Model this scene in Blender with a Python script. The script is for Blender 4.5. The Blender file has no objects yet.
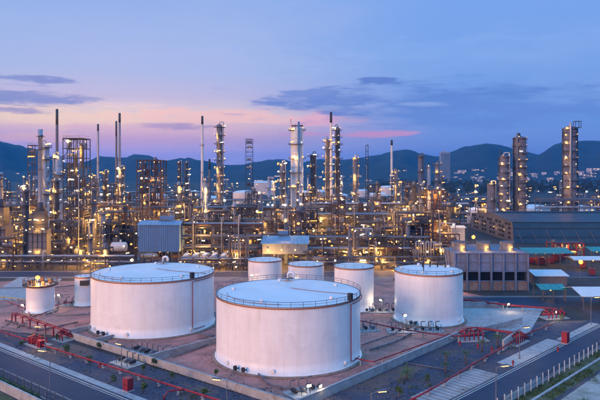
import bpy, bmesh, math, random
from mathutils import Vector, Matrix, Quaternion, noise as mnoise

sc = bpy.context.scene
R_ = random.Random(11)

# ------------------------------------------------------------------ camera, world, exposure
F, HZ, H = 610.0, 170.0, 43.0            # focal length and horizon row in photo pixels (600 wide), camera height in metres
def X(px, d): return (px - 300.0) / F * d
def Z(py, d): return H - (py - HZ) * d / F
def G(px, py, z=0.0):
    d = F * (H - z) / (py - HZ)
    return Vector(((px - 300.0) / F * d, d, z))
def srgb(r, g, b):
    f = lambda c: (c / 255.0 / 12.92) if c / 255.0 <= 0.04045 else ((c / 255.0 + 0.055) / 1.055) ** 2.4
    return (f(r), f(g), f(b), 1.0)

cam_data = bpy.data.cameras.new('camera')
cam = bpy.data.objects.new('camera', cam_data)
sc.collection.objects.link(cam)
cam.location = (0, 0, H)
cam.rotation_euler = (math.radians(90), 0, 0)
cam_data.sensor_width = 36.0
cam_data.lens = 36.0 * F / 600.0
cam_data.shift_y = -(200.0 - HZ) / 600.0
cam_data.clip_start = 0.5
cam_data.clip_end = 40000.0
sc.camera = cam

world = bpy.data.worlds.new('World')
sc.world = world
world.use_nodes = True
SKY_STRENGTH = 2.0
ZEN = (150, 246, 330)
def skyc(r, g, b): return tuple(c / 2 ** 1.5 for c in srgb(r, g, b)[:3]) + (1.0,)
def build_world():
    nt = world.node_tree
    N, L = nt.nodes, nt.links
    N.clear()
    out = N.new('ShaderNodeOutputWorld')
    bg = N.new('ShaderNodeBackground')
    L.new(bg.outputs[0], out.inputs[0])
    bg.inputs[1].default_value = SKY_STRENGTH
    def sock(v, s):
        if isinstance(v, (int, float)): s.default_value = v
        else: L.new(v, s)
    def m(op, a, b=None, c=None, clamp=False):
        n = N.new('ShaderNodeMath'); n.operation = op; n.use_clamp = clamp
        sock(a, n.inputs[0])
        if b is not None: sock(b, n.inputs[1])
        if c is not None: sock(c, n.inputs[2])
        return n.outputs[0]
    def mixc(f, a, b):
        n = N.new('ShaderNodeMix'); n.data_type = 'RGBA'
        sock(f, n.inputs[0])
        for v, s in ((a, n.inputs[6]), (b, n.inputs[7])):
            if isinstance(v, tuple): s.default_value = v
            else: L.new(v, s)
        return n.outputs[2]
    def ramp(f, stops):
        n = N.new('ShaderNodeValToRGB'); L.new(f, n.inputs[0])
        e = n.color_ramp.elements
        while len(e) < len(stops): e.new(0.5)
        for el, (p, c) in zip(e, stops): el.position = p; el.color = skyc(*c)
        return n.outputs[0]
    def sstep(v, a, b):
        n = N.new('ShaderNodeMapRange'); n.interpolation_type = 'SMOOTHSTEP'
        sock(v, n.inputs[0]); n.inputs[1].default_value = a; n.inputs[2].default_value = b
        return n.outputs[0]
    tc = N.new('ShaderNodeTexCoord')
    sp = N.new('ShaderNodeSeparateXYZ'); L.new(tc.outputs['Generated'], sp.inputs[0])
    x, y, z = sp.outputs
    az = m('ARCTAN2', x, y)
    el = m('ARCSINE', z)
    # twilight arch: warm towards the set sun (low, ahead and to the left), blue elsewhere
    elp = m('MAXIMUM', el, 0.0)
    e1 = m('DIVIDE', elp, 1.5708)
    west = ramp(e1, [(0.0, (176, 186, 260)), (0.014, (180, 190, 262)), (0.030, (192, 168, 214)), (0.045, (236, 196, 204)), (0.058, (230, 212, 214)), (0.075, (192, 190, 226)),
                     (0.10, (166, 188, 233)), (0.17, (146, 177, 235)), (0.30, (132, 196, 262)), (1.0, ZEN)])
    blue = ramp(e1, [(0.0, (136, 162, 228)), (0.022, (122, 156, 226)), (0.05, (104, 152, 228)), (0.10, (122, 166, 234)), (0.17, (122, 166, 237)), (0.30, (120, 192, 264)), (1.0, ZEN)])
    # angular distance from the afterglow's centre
    dz = m('SUBTRACT', az, -0.30)
    glow = m('SUBTRACT', 1.0, sstep(m('ABSOLUTE', dz), 0.14, 0.56))
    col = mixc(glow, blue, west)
    # wind-drawn cloud texture shared by all the banks
    cv = N.new('ShaderNodeCombineXYZ')
    L.new(m('MULTIPLY', az, 11.0), cv.inputs[0]); L.new(m('MULTIPLY', el, 62.0), cv.inputs[1])
    nz = N.new('ShaderNodeTexNoise'); nz.inputs['Scale'].default_value = 1.0; nz.inputs['Detail'].default_value = 9.0; nz.inputs['Roughness'].default_value = 0.66
    L.new(cv.outputs[0], nz.inputs['Vector'])
    nv = m('SUBTRACT', nz.outputs[0], 0.5)
    cv2 = N.new('ShaderNodeCombineXYZ')
    L.new(m('MULTIPLY', az, 2.2), cv2.inputs[0]); L.new(m('MULTIPLY', el, 9.0), cv2.inputs[1]); cv2.inputs[2].default_value = 3.7
    n2 = N.new('ShaderNodeTexNoise'); n2.inputs['Scale'].default_value = 1.6; n2.inputs['Detail'].default_value = 8.0; n2.inputs['Roughness'].default_value = 0.6
    L.new(cv2.outputs[0], n2.inputs['Vector'])
    # thin high veil
    veil = m('MULTIPLY', sstep(n2.outputs[0], 0.42, 0.75), 0.22)
    col = mixc(veil, col, skyc(178, 192, 232))
    def bank(px, py, sx, sy, c, op, k=3.6, soft=0.45):
        nonlocal col
        u = (px - 300.0) / F
        a0, s0 = math.atan(u), sx / F
        e0, t0 = math.atan((HZ - py) / F / math.sqrt(1 + u * u)), sy / F
        da = m('DIVIDE', m('SUBTRACT', az, a0), s0)
        de = m('DIVIDE', m('SUBTRACT', el, e0), t0)
        r = m('SQRT', m('ADD', m('MULTIPLY', da, da), m('MULTIPLY', de, de)))
        r = m('SUBTRACT', r, m('MULTIPLY', nv, k))
        mk = m('MULTIPLY', m('SUBTRACT', 1.0, sstep(r, soft, 1.15)), m('MULTIPLY_ADD', nv, 1.3, op), clamp=True)
        col = mixc(mk, col, skyc(*c))
    bank(70, 116, 130, 11, (252, 222, 198), 0.9)
    bank(235, 117, 120, 9, (255, 206, 198), 0.95)
    bank(318, 119, 26, 10, (252, 186, 200), 0.95)
    bank(30, 138, 60, 5, (236, 190, 196), 0.6)
    bank(110, 104, 60, 3, (238, 214, 218), 0.5)
    bank(24, 78, 44, 3.2, (120, 144, 208), 0.9)
    bank(22, 97, 58, 9, (124, 146, 206), 0.95)
    bank(90, 99, 18, 2.5, (140, 154, 208), 0.8)
    bank(10, 110, 52, 3, (144, 146, 200), 0.8)
    bank(170, 126, 46, 4.0, (164, 150, 200), 0.85)
    bank(215, 126, 14, 1.6, (160, 148, 198), 0.7)
    bank(440, 104, 190, 24, (94, 136, 213), 0.85, 3.4, 0.1)
    bank(330, 100, 70, 13, (100, 136, 210), 0.85, 3.2, 0.15)
    bank(300, 93, 30, 5, (118, 148, 216), 0.8)
    bank(378, 80, 22, 4.2, (92, 128, 206), 0.95)
    bank(370, 134, 84, 3.2, (214, 156, 200), 0.95)
    bank(352, 121, 20, 2.2, (206, 166, 206), 0.6)
    bank(422, 104, 26, 2.6, (146, 176, 230), 0.7)
    bank(330, 107, 14, 2.0, (150, 172, 226), 0.6)
    bank(520, 112, 90, 12, (104, 144, 220), 0.6, 4.5)
    bank(200, 60, 150, 18, (168, 188, 238), 0.4, 4.0)
    bank(120, 30, 160, 14, (160, 184, 238), 0.3, 4.0)
    bank(450, 50, 150, 14, (138, 178, 240), 0.3, 4.0)
    sky = N.new('ShaderNodeTexSky'); sky.sky_type = 'NISHITA'; sky.sun_disc = False
    sky.sun_elevation = math.radians(0.5); sky.sun_rotation = math.radians(-17.0)
    ns = N.new('ShaderNodeMix'); ns.data_type = 'RGBA'; ns.blend_type = 'ADD'
    ns.inputs[0].default_value = 0.006
    L.new(col, ns.inputs[6]); L.new(sky.outputs[0], ns.inputs[7])
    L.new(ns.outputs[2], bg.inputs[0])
build_world()

sun_d = bpy.data.lights.new('sun', 'SUN'); sun_d.energy = 2.35; sun_d.angle = math.radians(24); sun_d.color = (1.0, 0.50, 0.24)
sun = bpy.data.objects.new('sun', sun_d); sc.collection.objects.link(sun)
sun.rotation_euler = Vector((math.sin(math.radians(46)) * 0.95, math.cos(math.radians(46)) * 0.95, -0.19)).to_track_quat('-Z', 'Y').to_euler()   # low warm lamp added to light the tanks, from behind and left of the camera

vs = sc.view_settings
vs.view_transform = 'Standard'; vs.look = 'None'; vs.exposure = 0.5; vs.gamma = 1.0; vs.use_curve_mapping = False
sc.cycles.use_denoising = True
sc.cycles.max_bounces = 2
sc.cycles.diffuse_bounces = 2
sc.cycles.glossy_bounces = 1
sc.cycles.use_adaptive_sampling = True
sc.cycles.adaptive_threshold = 0.025
sc.cycles.volume_bounces = 0
sc.cycles.sample_clamp_indirect = 4.0
sc.cycles.sample_clamp_direct = 20.0

# ------------------------------------------------------------------ materials
MATS = {}
def material(name, base, rough=0.6, metal=0.0, var=0.25, scale=0.6, bump=0.0, bscale=8.0, stain=None, stain_amt=0.0, stain_scale=(0.2, 0.2, 0.05), emit=None, spec=0.4, more=()):
    if name in MATS: return MATS[name]
    mt = bpy.data.materials.new(name); mt.use_nodes = True
    nt = mt.node_tree; N, L = nt.nodes, nt.links
    b = N['Principled BSDF']
    b.inputs['Roughness'].default_value = rough; b.inputs['Metallic'].default_value = metal
    b.inputs['Specular IOR Level'].default_value = spec
    base = tuple(base[:3]) + (1.0,)
    if emit:
        b.inputs['Base Color'].default_value = base
        b.inputs['Emission Color'].default_value = tuple(emit[0]) + (1.0,)
        b.inputs['Emission Strength'].default_value = emit[1]
        mt.cycles.emission_sampling = 'NONE'
        MATS[name] = mt
        return mt
    geo = N.new('ShaderNodeNewGeometry')
    nz = N.new('ShaderNodeTexNoise'); nz.inputs['Scale'].default_value = scale; nz.inputs['Detail'].default_value = 6.0; nz.inputs['Roughness'].default_value = 0.65
    L.new(geo.outputs['Position'], nz.inputs['Vector'])
    rp = N.new('ShaderNodeValToRGB'); L.new(nz.outputs[0], rp.inputs[0])
    e = rp.color_ramp.elements
    e[0].position, e[1].position = 0.3, 0.72
    e[0].color = tuple(c * (1 - var) for c in base[:3]) + (1,)
    e[1].color = tuple(min(1, c * (1 + var)) for c in base[:3]) + (1,)
    col = rp.outputs[0]
    if stain:
        mp = N.new('ShaderNodeMapping'); mp.inputs['Scale'].default_value = stain_scale
        L.new(geo.outputs['Position'], mp.inputs[0])
        n2 = N.new('ShaderNodeTexNoise'); n2.inputs['Scale'].default_value = 1.0; n2.inputs['Detail'].default_value = 8.0; n2.inputs['Roughness'].default_value = 0.7
        L.new(mp.outputs[0], n2.inputs['Vector'])
        mr = N.new('ShaderNodeMapRange'); mr.inputs[1].default_value = 0.46; mr.inputs[2].default_value = 0.68; mr.inputs[4].default_value = stain_amt
        L.new(n2.outputs[0], mr.inputs[0])
        mx = N.new('ShaderNodeMix'); mx.data_type = 'RGBA'
        L.new(mr.outputs[0], mx.inputs[0]); L.new(col, mx.inputs[6]); mx.inputs[7].default_value = tuple(stain[:3]) + (1,)
        col = mx.outputs[2]
    for k, (c2, amt, scl, lo, hi) in enumerate(more):
        mp = N.new('ShaderNodeMapping'); mp.inputs['Scale'].default_value = scl; mp.inputs['Location'].default_value = (7.3 * k + 3, 1.7, 0)
        L.new(geo.outputs['Position'], mp.inputs[0])
        n2 = N.new('ShaderNodeTexNoise'); n2.inputs['Scale'].default_value = 1.0; n2.inputs['Detail'].default_value = 7.0; n2.inputs['Roughness'].default_value = 0.7; n2.inputs['Distortion'].default_value = 0.6
        L.new(mp.outputs[0], n2.inputs['Vector'])
        mr = N.new('ShaderNodeMapRange'); mr.inputs[1].default_value = lo; mr.inputs[2].default_value = hi; mr.inputs[4].default_value = amt
        L.new(n2.outputs[0], mr.inputs[0])
        mx = N.new('ShaderNodeMix'); mx.data_type = 'RGBA'
        L.new(mr.outputs[0], mx.inputs[0]); L.new(col, mx.inputs[6]); mx.inputs[7].default_value = tuple(c2) + (1,)
        col = mx.outputs[2]
    L.new(col, b.inputs['Base Color'])
    if bump:
        n3 = N.new('ShaderNodeTexNoise'); n3.inputs['Scale'].default_value = bscale; n3.inputs['Detail'].default_value = 5.0
        L.new(geo.outputs['Position'], n3.inputs['Vector'])
        bp = N.new('ShaderNodeBump'); bp.inputs['Strength'].default_value = bump; bp.inputs['Distance'].default_value = 0.15
        L.new(n3.outputs[0], bp.inputs['Height']); L.new(bp.outputs[0], b.inputs['Normal'])
    MATS[name] = mt
    return mt

material('white_tank', (0.83, 0.82, 0.84), 0.45, 0, 0.05, 0.25, stain=(0.60, 0.56, 0.54), stain_amt=0.35, stain_scale=(0.55, 0.55, 0.06), more=(((0.50, 0.36, 0.28), 0.35, (1.4, 1.4, 0.05), 0.64, 0.74), ((0.62, 0.62, 0.66), 0.4, (0.12, 0.12, 0.2), 0.55, 0.66)))
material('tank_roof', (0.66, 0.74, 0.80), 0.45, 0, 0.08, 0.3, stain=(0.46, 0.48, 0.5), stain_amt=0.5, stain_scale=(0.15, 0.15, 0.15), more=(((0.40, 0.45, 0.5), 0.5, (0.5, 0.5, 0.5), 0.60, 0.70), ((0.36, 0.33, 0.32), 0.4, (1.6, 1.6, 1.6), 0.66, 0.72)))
material('white_paint', (0.72, 0.73, 0.74), 0.5, 0, 0.08, 0.5)
material('rust_trim', (0.34, 0.13, 0.08), 0.7, 0, 0.35, 2.0)
material('red_pipe', (0.27, 0.014, 0.03), 0.45, 0, 0.2, 1.5, stain=(0.22, 0.06, 0.05), stain_amt=0.5, stain_scale=(0.8, 0.8, 0.8), more=(((0.45, 0.12, 0.10), 0.5, (0.5, 0.5, 0.5), 0.58, 0.66),))
material('grey_steel', (0.12, 0.135, 0.175), 0.5, 0.2, 0.2, 0.8)
material('dark_steel', (0.024, 0.027, 0.038), 0.55, 0.2, 0.3, 0.8)
material('mid_steel', (0.046, 0.05, 0.066), 0.55, 0.2, 0.3, 0.8)
material('rusty_steel', (0.07, 0.04, 0.036), 0.75, 0.1, 0.4, 0.9)
material('black_steel', (0.03, 0.03, 0.035), 0.6, 0, 0.3, 1.0)
material('rail_steel', (0.10, 0.125, 0.17), 0.5, 0.2, 0.2, 1.0)
material('silver_cladding', (0.30, 0.34, 0.43), 0.38, 0.35, 0.12, 0.35, stain=(0.3, 0.28, 0.27), stain_amt=0.5, stain_scale=(0.4, 0.4, 0.06))
material('dull_cladding', (0.115, 0.13, 0.175), 0.5, 0.15, 0.18, 0.35, stain=(0.2, 0.17, 0.16), stain_amt=0.6, stain_scale=(0.4, 0.4, 0.06))
material('dark_cladding', (0.05, 0.056, 0.076), 0.55, 0.1, 0.2, 0.35, stain=(0.09, 0.075, 0.07), stain_amt=0.6, stain_scale=(0.4, 0.4, 0.06))
material('brown_cladding', (0.125, 0.125, 0.16), 0.65, 0, 0.25, 0.4, stain=(0.10, 0.07, 0.06), stain_amt=0.6, stain_scale=(0.4, 0.4, 0.06))
material('blue_sheet', (0.075, 0.18, 0.36), 0.5, 0, 0.1, 0.3, stain=(0.085, 0.14, 0.22), stain_amt=0.5, stain_scale=(0.5, 0.5, 0.08))
material('blue_roof', (0.16, 0.30, 0.46), 0.45, 0, 0.1, 0.3, stain=(0.11, 0.2, 0.3), stain_amt=0.5, stain_scale=(0.5, 0.5, 0.5))
material('shed_grey', (0.15, 0.20, 0.27), 0.5, 0, 0.1, 0.3, stain=(0.10, 0.12, 0.15), stain_amt=0.5, stain_scale=(0.5, 0.5, 0.08))
material('navy_sheet', (0.022, 0.065, 0.12), 0.45, 0, 0.2, 0.15, stain=(0.03, 0.07, 0.14), stain_amt=0.5, stain_scale=(0.05, 0.05, 0.3))
material('brown_sheet', (0.10, 0.105, 0.14), 0.65, 0, 0.2, 0.3, stain=(0.11, 0.09, 0.09), stain_amt=0.6, stain_scale=(0.15, 0.15, 0.2))
material('teal_sheet', (0.015, 0.25, 0.26), 0.45, 0, 0.15, 0.4, stain=(0.05, 0.16, 0.16), stain_amt=0.4)
material('pale_sheet', (0.62, 0.66, 0.70), 0.45, 0, 0.1, 0.4)
material('concrete', (0.17, 0.16, 0.17), 0.8, 0, 0.2, 0.5, 0.25, 6.0, stain=(0.17, 0.15, 0.14), stain_amt=0.7, stain_scale=(0.3, 0.3, 0.08))
material('concrete_pale', (0.36, 0.37, 0.40), 0.8, 0, 0.18, 0.5, 0.25, 6.0, stain=(0.26, 0.25, 0.23), stain_amt=0.6, stain_scale=(0.4, 0.4, 0.4), more=(((0.12, 0.11, 0.10), 0.7, (0.8, 0.8, 0.8), 0.58, 0.68), ((0.20, 0.13, 0.10), 0.5, (0.25, 0.25, 0.6), 0.56, 0.66)))
material('concrete_rusty', (0.28, 0.21, 0.18), 0.8, 0, 0.3, 0.7, stain=(0.15, 0.09, 0.07), stain_amt=0.7, stain_scale=(0.6, 0.6, 0.06))
material('yard', (0.50, 0.22, 0.19), 0.8, 0, 0.28, 0.12, 0.3, 5.0, stain=(0.19, 0.12, 0.115), stain_amt=0.85, stain_scale=(0.09, 0.09, 0.09), spec=0.25, more=(((0.10, 0.07, 0.075), 0.75, (0.22, 0.22, 0.22), 0.56, 0.64), ((0.60, 0.42, 0.38), 0.5, (0.5, 0.5, 0.5), 0.58, 0.68), ((0.07, 0.06, 0.065), 0.6, (1.3, 1.3, 1.3), 0.62, 0.70)))
material('gravel', (0.045, 0.054, 0.10), 0.85, 0, 0.4, 1.4, 0.9, 2.6, stain=(0.13, 0.08, 0.07), stain_amt=0.75, stain_scale=(0.07, 0.07, 0.07), more=(((0.17, 0.10, 0.08), 0.8, (0.045, 0.045, 0.045), 0.52, 0.60), ((0.16, 0.17, 0.20), 0.5, (2.2, 2.2, 2.2), 0.58, 0.66), ((0.02, 0.024, 0.04), 0.7, (1.1, 1.1, 1.1), 0.56, 0.66), ((0.05, 0.075, 0.025), 0.7, (0.3, 0.3, 0.3), 0.62, 0.70)))
material('asphalt', (0.030, 0.048, 0.092), 0.7, 0, 0.2, 0.25, 0.25, 8.0, stain=(0.04, 0.05, 0.08), stain_amt=0.5, stain_scale=(0.06, 0.06, 0.06), more=(((0.07, 0.08, 0.10), 0.5, (0.35, 0.35, 0.35), 0.60, 0.64), ((0.010, 0.014, 0.026), 0.7, (0.8, 0.8, 0.8), 0.60, 0.66)), spec=0.2)
material('plant_floor', (0.03, 0.028, 0.033), 0.85, 0, 0.35, 0.12, 0.3, 3.0, stain=(0.10, 0.08, 0.065), stain_amt=0.6, stain_scale=(0.05, 0.05, 0.05))
material('land', (0.02, 0.03, 0.03), 0.9, 0, 0.4, 0.012, 0.0, 1.0, stain=(0.10, 0.085, 0.065), stain_amt=0.5, stain_scale=(0.01, 0.01, 0.01))
material('line_paint', (0.62, 0.60, 0.52), 0.7, 0, 0.15, 1.5)
material('verge', (0.07, 0.085, 0.035), 0.9, 0, 0.4, 0.7, 0.8, 4.0, stain=(0.17, 0.14, 0.09), stain_amt=0.8, stain_scale=(0.25, 0.25, 0.25))
material('sand', (0.40, 0.38, 0.36), 0.9, 0, 0.2, 0.5, 0.6, 3.0, stain=(0.10, 0.11, 0.05), stain_amt=0.95, stain_scale=(0.16, 0.16, 0.16))
material('leaf', (0.055, 0.10, 0.03), 0.7, 0, 0.4, 1.2)
material('stone_pale', (0.15, 0.15, 0.17), 0.9, 0, 0.5, 1.5)
material('stone_dark', (0.022, 0.024, 0.034), 0.9, 0, 0.5, 1.5)
material('stone_sand', (0.46, 0.34, 0.28), 0.9, 0, 0.4, 1.5)
material('leaf_dark', (0.022, 0.036, 0.02), 0.8, 0, 0.45, 0.05)
material('hill_forest', (0.012, 0.026, 0.028), 0.95, 0, 0.5, 0.012, 1.0, 0.03)
material('bark', (0.11, 0.085, 0.06), 0.9, 0, 0.3, 2.0)
material('far_white', (0.60, 0.60, 0.62), 0.6, 0, 0.15, 0.05)
material('far_grey', (0.30, 0.31, 0.34), 0.6, 0, 0.2, 0.05)
material('roof_tile', (0.16, 0.15, 0.16), 0.7, 0, 0.2, 0.05)
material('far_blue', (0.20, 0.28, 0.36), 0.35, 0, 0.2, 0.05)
material('orange_paint', (0.55, 0.14, 0.03), 0.5, 0, 0.15, 1.0)
material('yellow_paint', (0.55, 0.38, 0.04), 0.5, 0, 0.15, 1.0)
material('concrete_grey', (0.16, 0.21, 0.33), 0.8, 0, 0.2, 0.5, 0.25, 6.0, stain=(0.10, 0.095, 0.11), stain_amt=0.7, stain_scale=(0.3, 0.3, 0.08))
material('plot_concrete', (0.026, 0.024, 0.028), 0.8, 0, 0.3, 0.3, 0.25, 6.0, stain=(0.03, 0.028, 0.03), stain_amt=0.7, stain_scale=(0.1, 0.1, 0.1), more=(((0.13, 0.11, 0.10), 0.6, (0.15, 0.15, 0.15), 0.55, 0.65),))
material('machine_red', (0.20, 0.015, 0.03), 0.5, 0, 0.3, 1.0, stain=(0.08, 0.03, 0.03), stain_amt=0.6, stain_scale=(0.9, 0.9, 0.9))
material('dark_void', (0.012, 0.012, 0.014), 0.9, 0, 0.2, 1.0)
material('window_glass', (0.03, 0.04, 0.055), 0.1, 0, 0.1, 1.0, spec=0.6)
WARM, GOLD, COOL = (1.0, 0.55, 0.15), (1.0, 0.42, 0.06), (1.0, 0.82, 0.58)
material('lamp_warm', (0.8, 0.6, 0.3), emit=(WARM, 2.7))
material('lamp_gold', (0.8, 0.5, 0.2), emit=(GOLD, 2.7))
material('lamp_white', (0.8, 0.8, 0.7), emit=(COOL, 2.6))
material('lamp_bright', (0.8, 0.6, 0.3), emit=((1.0, 0.62, 0.26), 6.0))
material('lamp_dim', (0.8, 0.5, 0.2), emit=((1.0, 0.40, 0.06), 1.3))
material('lamp_orange', (0.8, 0.4, 0.1), emit=((1.0, 0.30, 0.03), 4.0))
material('lamp_red', (0.5, 0.05, 0.05), emit=((1.0, 0.08, 0.04), 2.0))
material('far_window', (0.3, 0.25, 0.2), emit=((1.0, 0.72, 0.42), 1.6))

# ------------------------------------------------------------------ mesh helpers
COL = sc.collection
UNIT = {}
def _unit(shape):
    bm = bmesh.new()
    if shape == 'box': bmesh.ops.create_cube(bm, size=1.0)
    elif shape.startswith('cyl'):
        n = int(shape[3:])
        bmesh.ops.create_cone(bm, cap_ends=True, segments=n, radius1=1, radius2=1, depth=1.0)
        bmesh.ops.translate(bm, verts=bm.verts, vec=(0, 0, 0.5))
        for f in bm.faces: f.smooth = len(f.verts) == 4
    elif shape.startswith('cone'):
        n = int(shape[4:])
        bmesh.ops.create_cone(bm, cap_ends=True, segments=n, radius1=1, radius2=0.55, depth=1.0)
        bmesh.ops.translate(bm, verts=bm.verts, vec=(0, 0, 0.5))
        for f in bm.faces: f.smooth = len(f.verts) == 4
    elif shape == 'ball': bmesh.ops.create_icosphere(bm, subdivisions=1, radius=1.0)
    elif shape == 'sphere':
        bmesh.ops.create_uvsphere(bm, u_segments=24, v_segments=14, radius=1.0)
        for f in bm.faces: f.smooth = True
    elif shape == 'drum':            # horizontal vessel along x, length 1 between heads at +-0.5, radius 1 in y,z (scaled): rounded ends
        prof = [(-0.5, 0.0), (-0.495, 0.35), (-0.475, 0.68), (-0.44, 0.9), (-0.40, 1.0), (0.40, 1.0), (0.44, 0.9), (0.475, 0.68), (0.495, 0.35), (0.5, 0.0)]
        n = 16; rings = []
        for (u, r) in prof:
            if r == 0: rings.append([bm.verts.new((u, 0, 0))])
            else: rings.append([bm.verts.new((u, r * math.cos(2 * math.pi * k / n), r * math.sin(2 * math.pi * k / n))) for k in range(n)])
        _skin(bm, rings, n)
    elif shape == 'vessel':          # upright vessel of unit height, domed ends, radius 1
        prof = [(0.0, 0.0), (0.0, 0.85), (0.10, 0.95), (0.12, 1.0), (0.88, 1.0), (0.93, 0.9), (0.97, 0.62), (0.99, 0.3), (1.0, 0.0)]
        n = 14; rings = []
        for (u, r) in prof:
            if r == 0: rings.append([bm.verts.new((0, 0, u))])
            else: rings.append([bm.verts.new((r * math.cos(2 * math.pi * k / n), r * math.sin(2 * math.pi * k / n), u)) for k in range(n)])
        _skin(bm, rings, n)
    elif shape == 'ring':            # walkway round a tower: three quarters of an annulus, inner radius 1, outer 1.75, with a toe plate
        n = 18; a0, a1 = math.radians(-150), math.radians(120)
        lo, hi = [], []
        for k in range(n + 1):
            a = a0 + (a1 - a0) * k / n
            lo.append([bm.verts.new((r * math.cos(a), r * math.sin(a), z)) for r, z in ((1, 0), (1.75, 0), (1.75, 1.0), (1, 1.0))])
        for k in range(n):
            for j in range(4):
                bm.faces.new((lo[k][j], lo[k][(j + 1) % 4], lo[k + 1][(j + 1) % 4], lo[k + 1][j]))
        bm.faces.new(lo[0]); bm.faces.new(lo[-1][::-1])
    elif shape == 'ringrail':        # railing of that walkway, unit height
        n = 12; a0, a1 = math.radians(-150), math.radians(120)
        def bx(c, s, ang=0):
            g = bmesh.ops.create_cube(bm, size=1.0)['verts']
            bmesh.ops.scale(bm, verts=g, vec=s)
            bmesh.ops.rotate(bm, verts=g, cent=(0, 0, 0), matrix=Matrix.Rotation(ang, 3, 'Z'))
            bmesh.ops.translate(bm, verts=g, vec=c)
        for k in range(n + 1):
            a = a0 + (a1 - a0) * k / n
            bx((1.72 * math.cos(a), 1.72 * math.sin(a), 0.5), (0.05, 0.05, 1.0))
            if k < n:
                b = a + (a1 - a0) / n / 2
                for zz in (0.5, 1.0):
                    bx((1.72 * math.cos(b), 1.72 * math.sin(b), zz), (0.05, 1.72 * (a1 - a0) / n, 0.06), b)
    bmesh.ops.recalc_face_normals(bm, faces=bm.faces)
    me = bpy.data.meshes.new(shape); bm.to_mesh(me); bm.free()
    return me
def _skin(bm, rings, n):
    for a, b in zip(rings, rings[1:]):
        for k in range(n):
            q = (k + 1) % n
            if len(a) == 1: bm.faces.new((a[0], b[k], b[q])).smooth = True
            elif len(b) == 1: bm.faces.new((a[k], b[0], a[q])).smooth = True
            else: bm.faces.new((a[k], b[k], b[q], a[q])).smooth = True
def unit(shape, mat):
    key = (shape, mat)
    if key not in UNIT:
        if (shape, None) not in UNIT: UNIT[(shape, None)] = _unit(shape)
        me = UNIT[(shape, None)].copy(); me.materials.append(MATS[mat]); UNIT[key] = me
    return UNIT[key]

def new(name, data, parent=None):
    o = bpy.data.objects.new(name, data); COL.objects.link(o)
    if parent is not None: o.parent = parent
    return o
THINGS = []
def thing(name, label, cat, loc=(0, 0, 0), rz=0.0, group=None, auto=False):
    o = new(name, None); o.empty_display_size = 0.5
    o.location = loc; o.rotation_euler = (0, 0, rz)
    o['label'] = label; o['category'] = cat
    if group: o['group'] = group
    if auto: THINGS.append(o)
    return o
def tag(o, label, cat, group=None):
    o['label'] = label; o['category'] = cat
    if group: o['group'] = group
    return o
def P(parent, name, shape, mat, loc, scale=(1, 1, 1), rot=None):
    o = new(name, unit(shape, mat), parent)
    o.location = loc
    o.scale = scale if hasattr(scale, '__len__') else (scale,) * 3
    if rot is not None:
        if isinstance(rot, Quaternion): o.rotation_mode = 'QUATERNION'; o.rotation_quaternion = rot
        else: o.rotation_euler = rot
    return o
def bar(parent, name, a, b, w, h, mat):
    a, b = Vector(a), Vector(b); d = b - a; L = d.length
    q = d.to_track_quat('X', 'Z')
    return P(parent, name, 'box', mat, (a + b) / 2, (L, w, h), q)
def rod(parent, name, a, b, r, mat, n=8):
    a, b = Vector(a), Vector(b); d = b - a
    return P(parent, name, 'cyl%d' % n, mat, a, (r, r, d.length), d.to_track_quat('Z', 'Y'))

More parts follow.
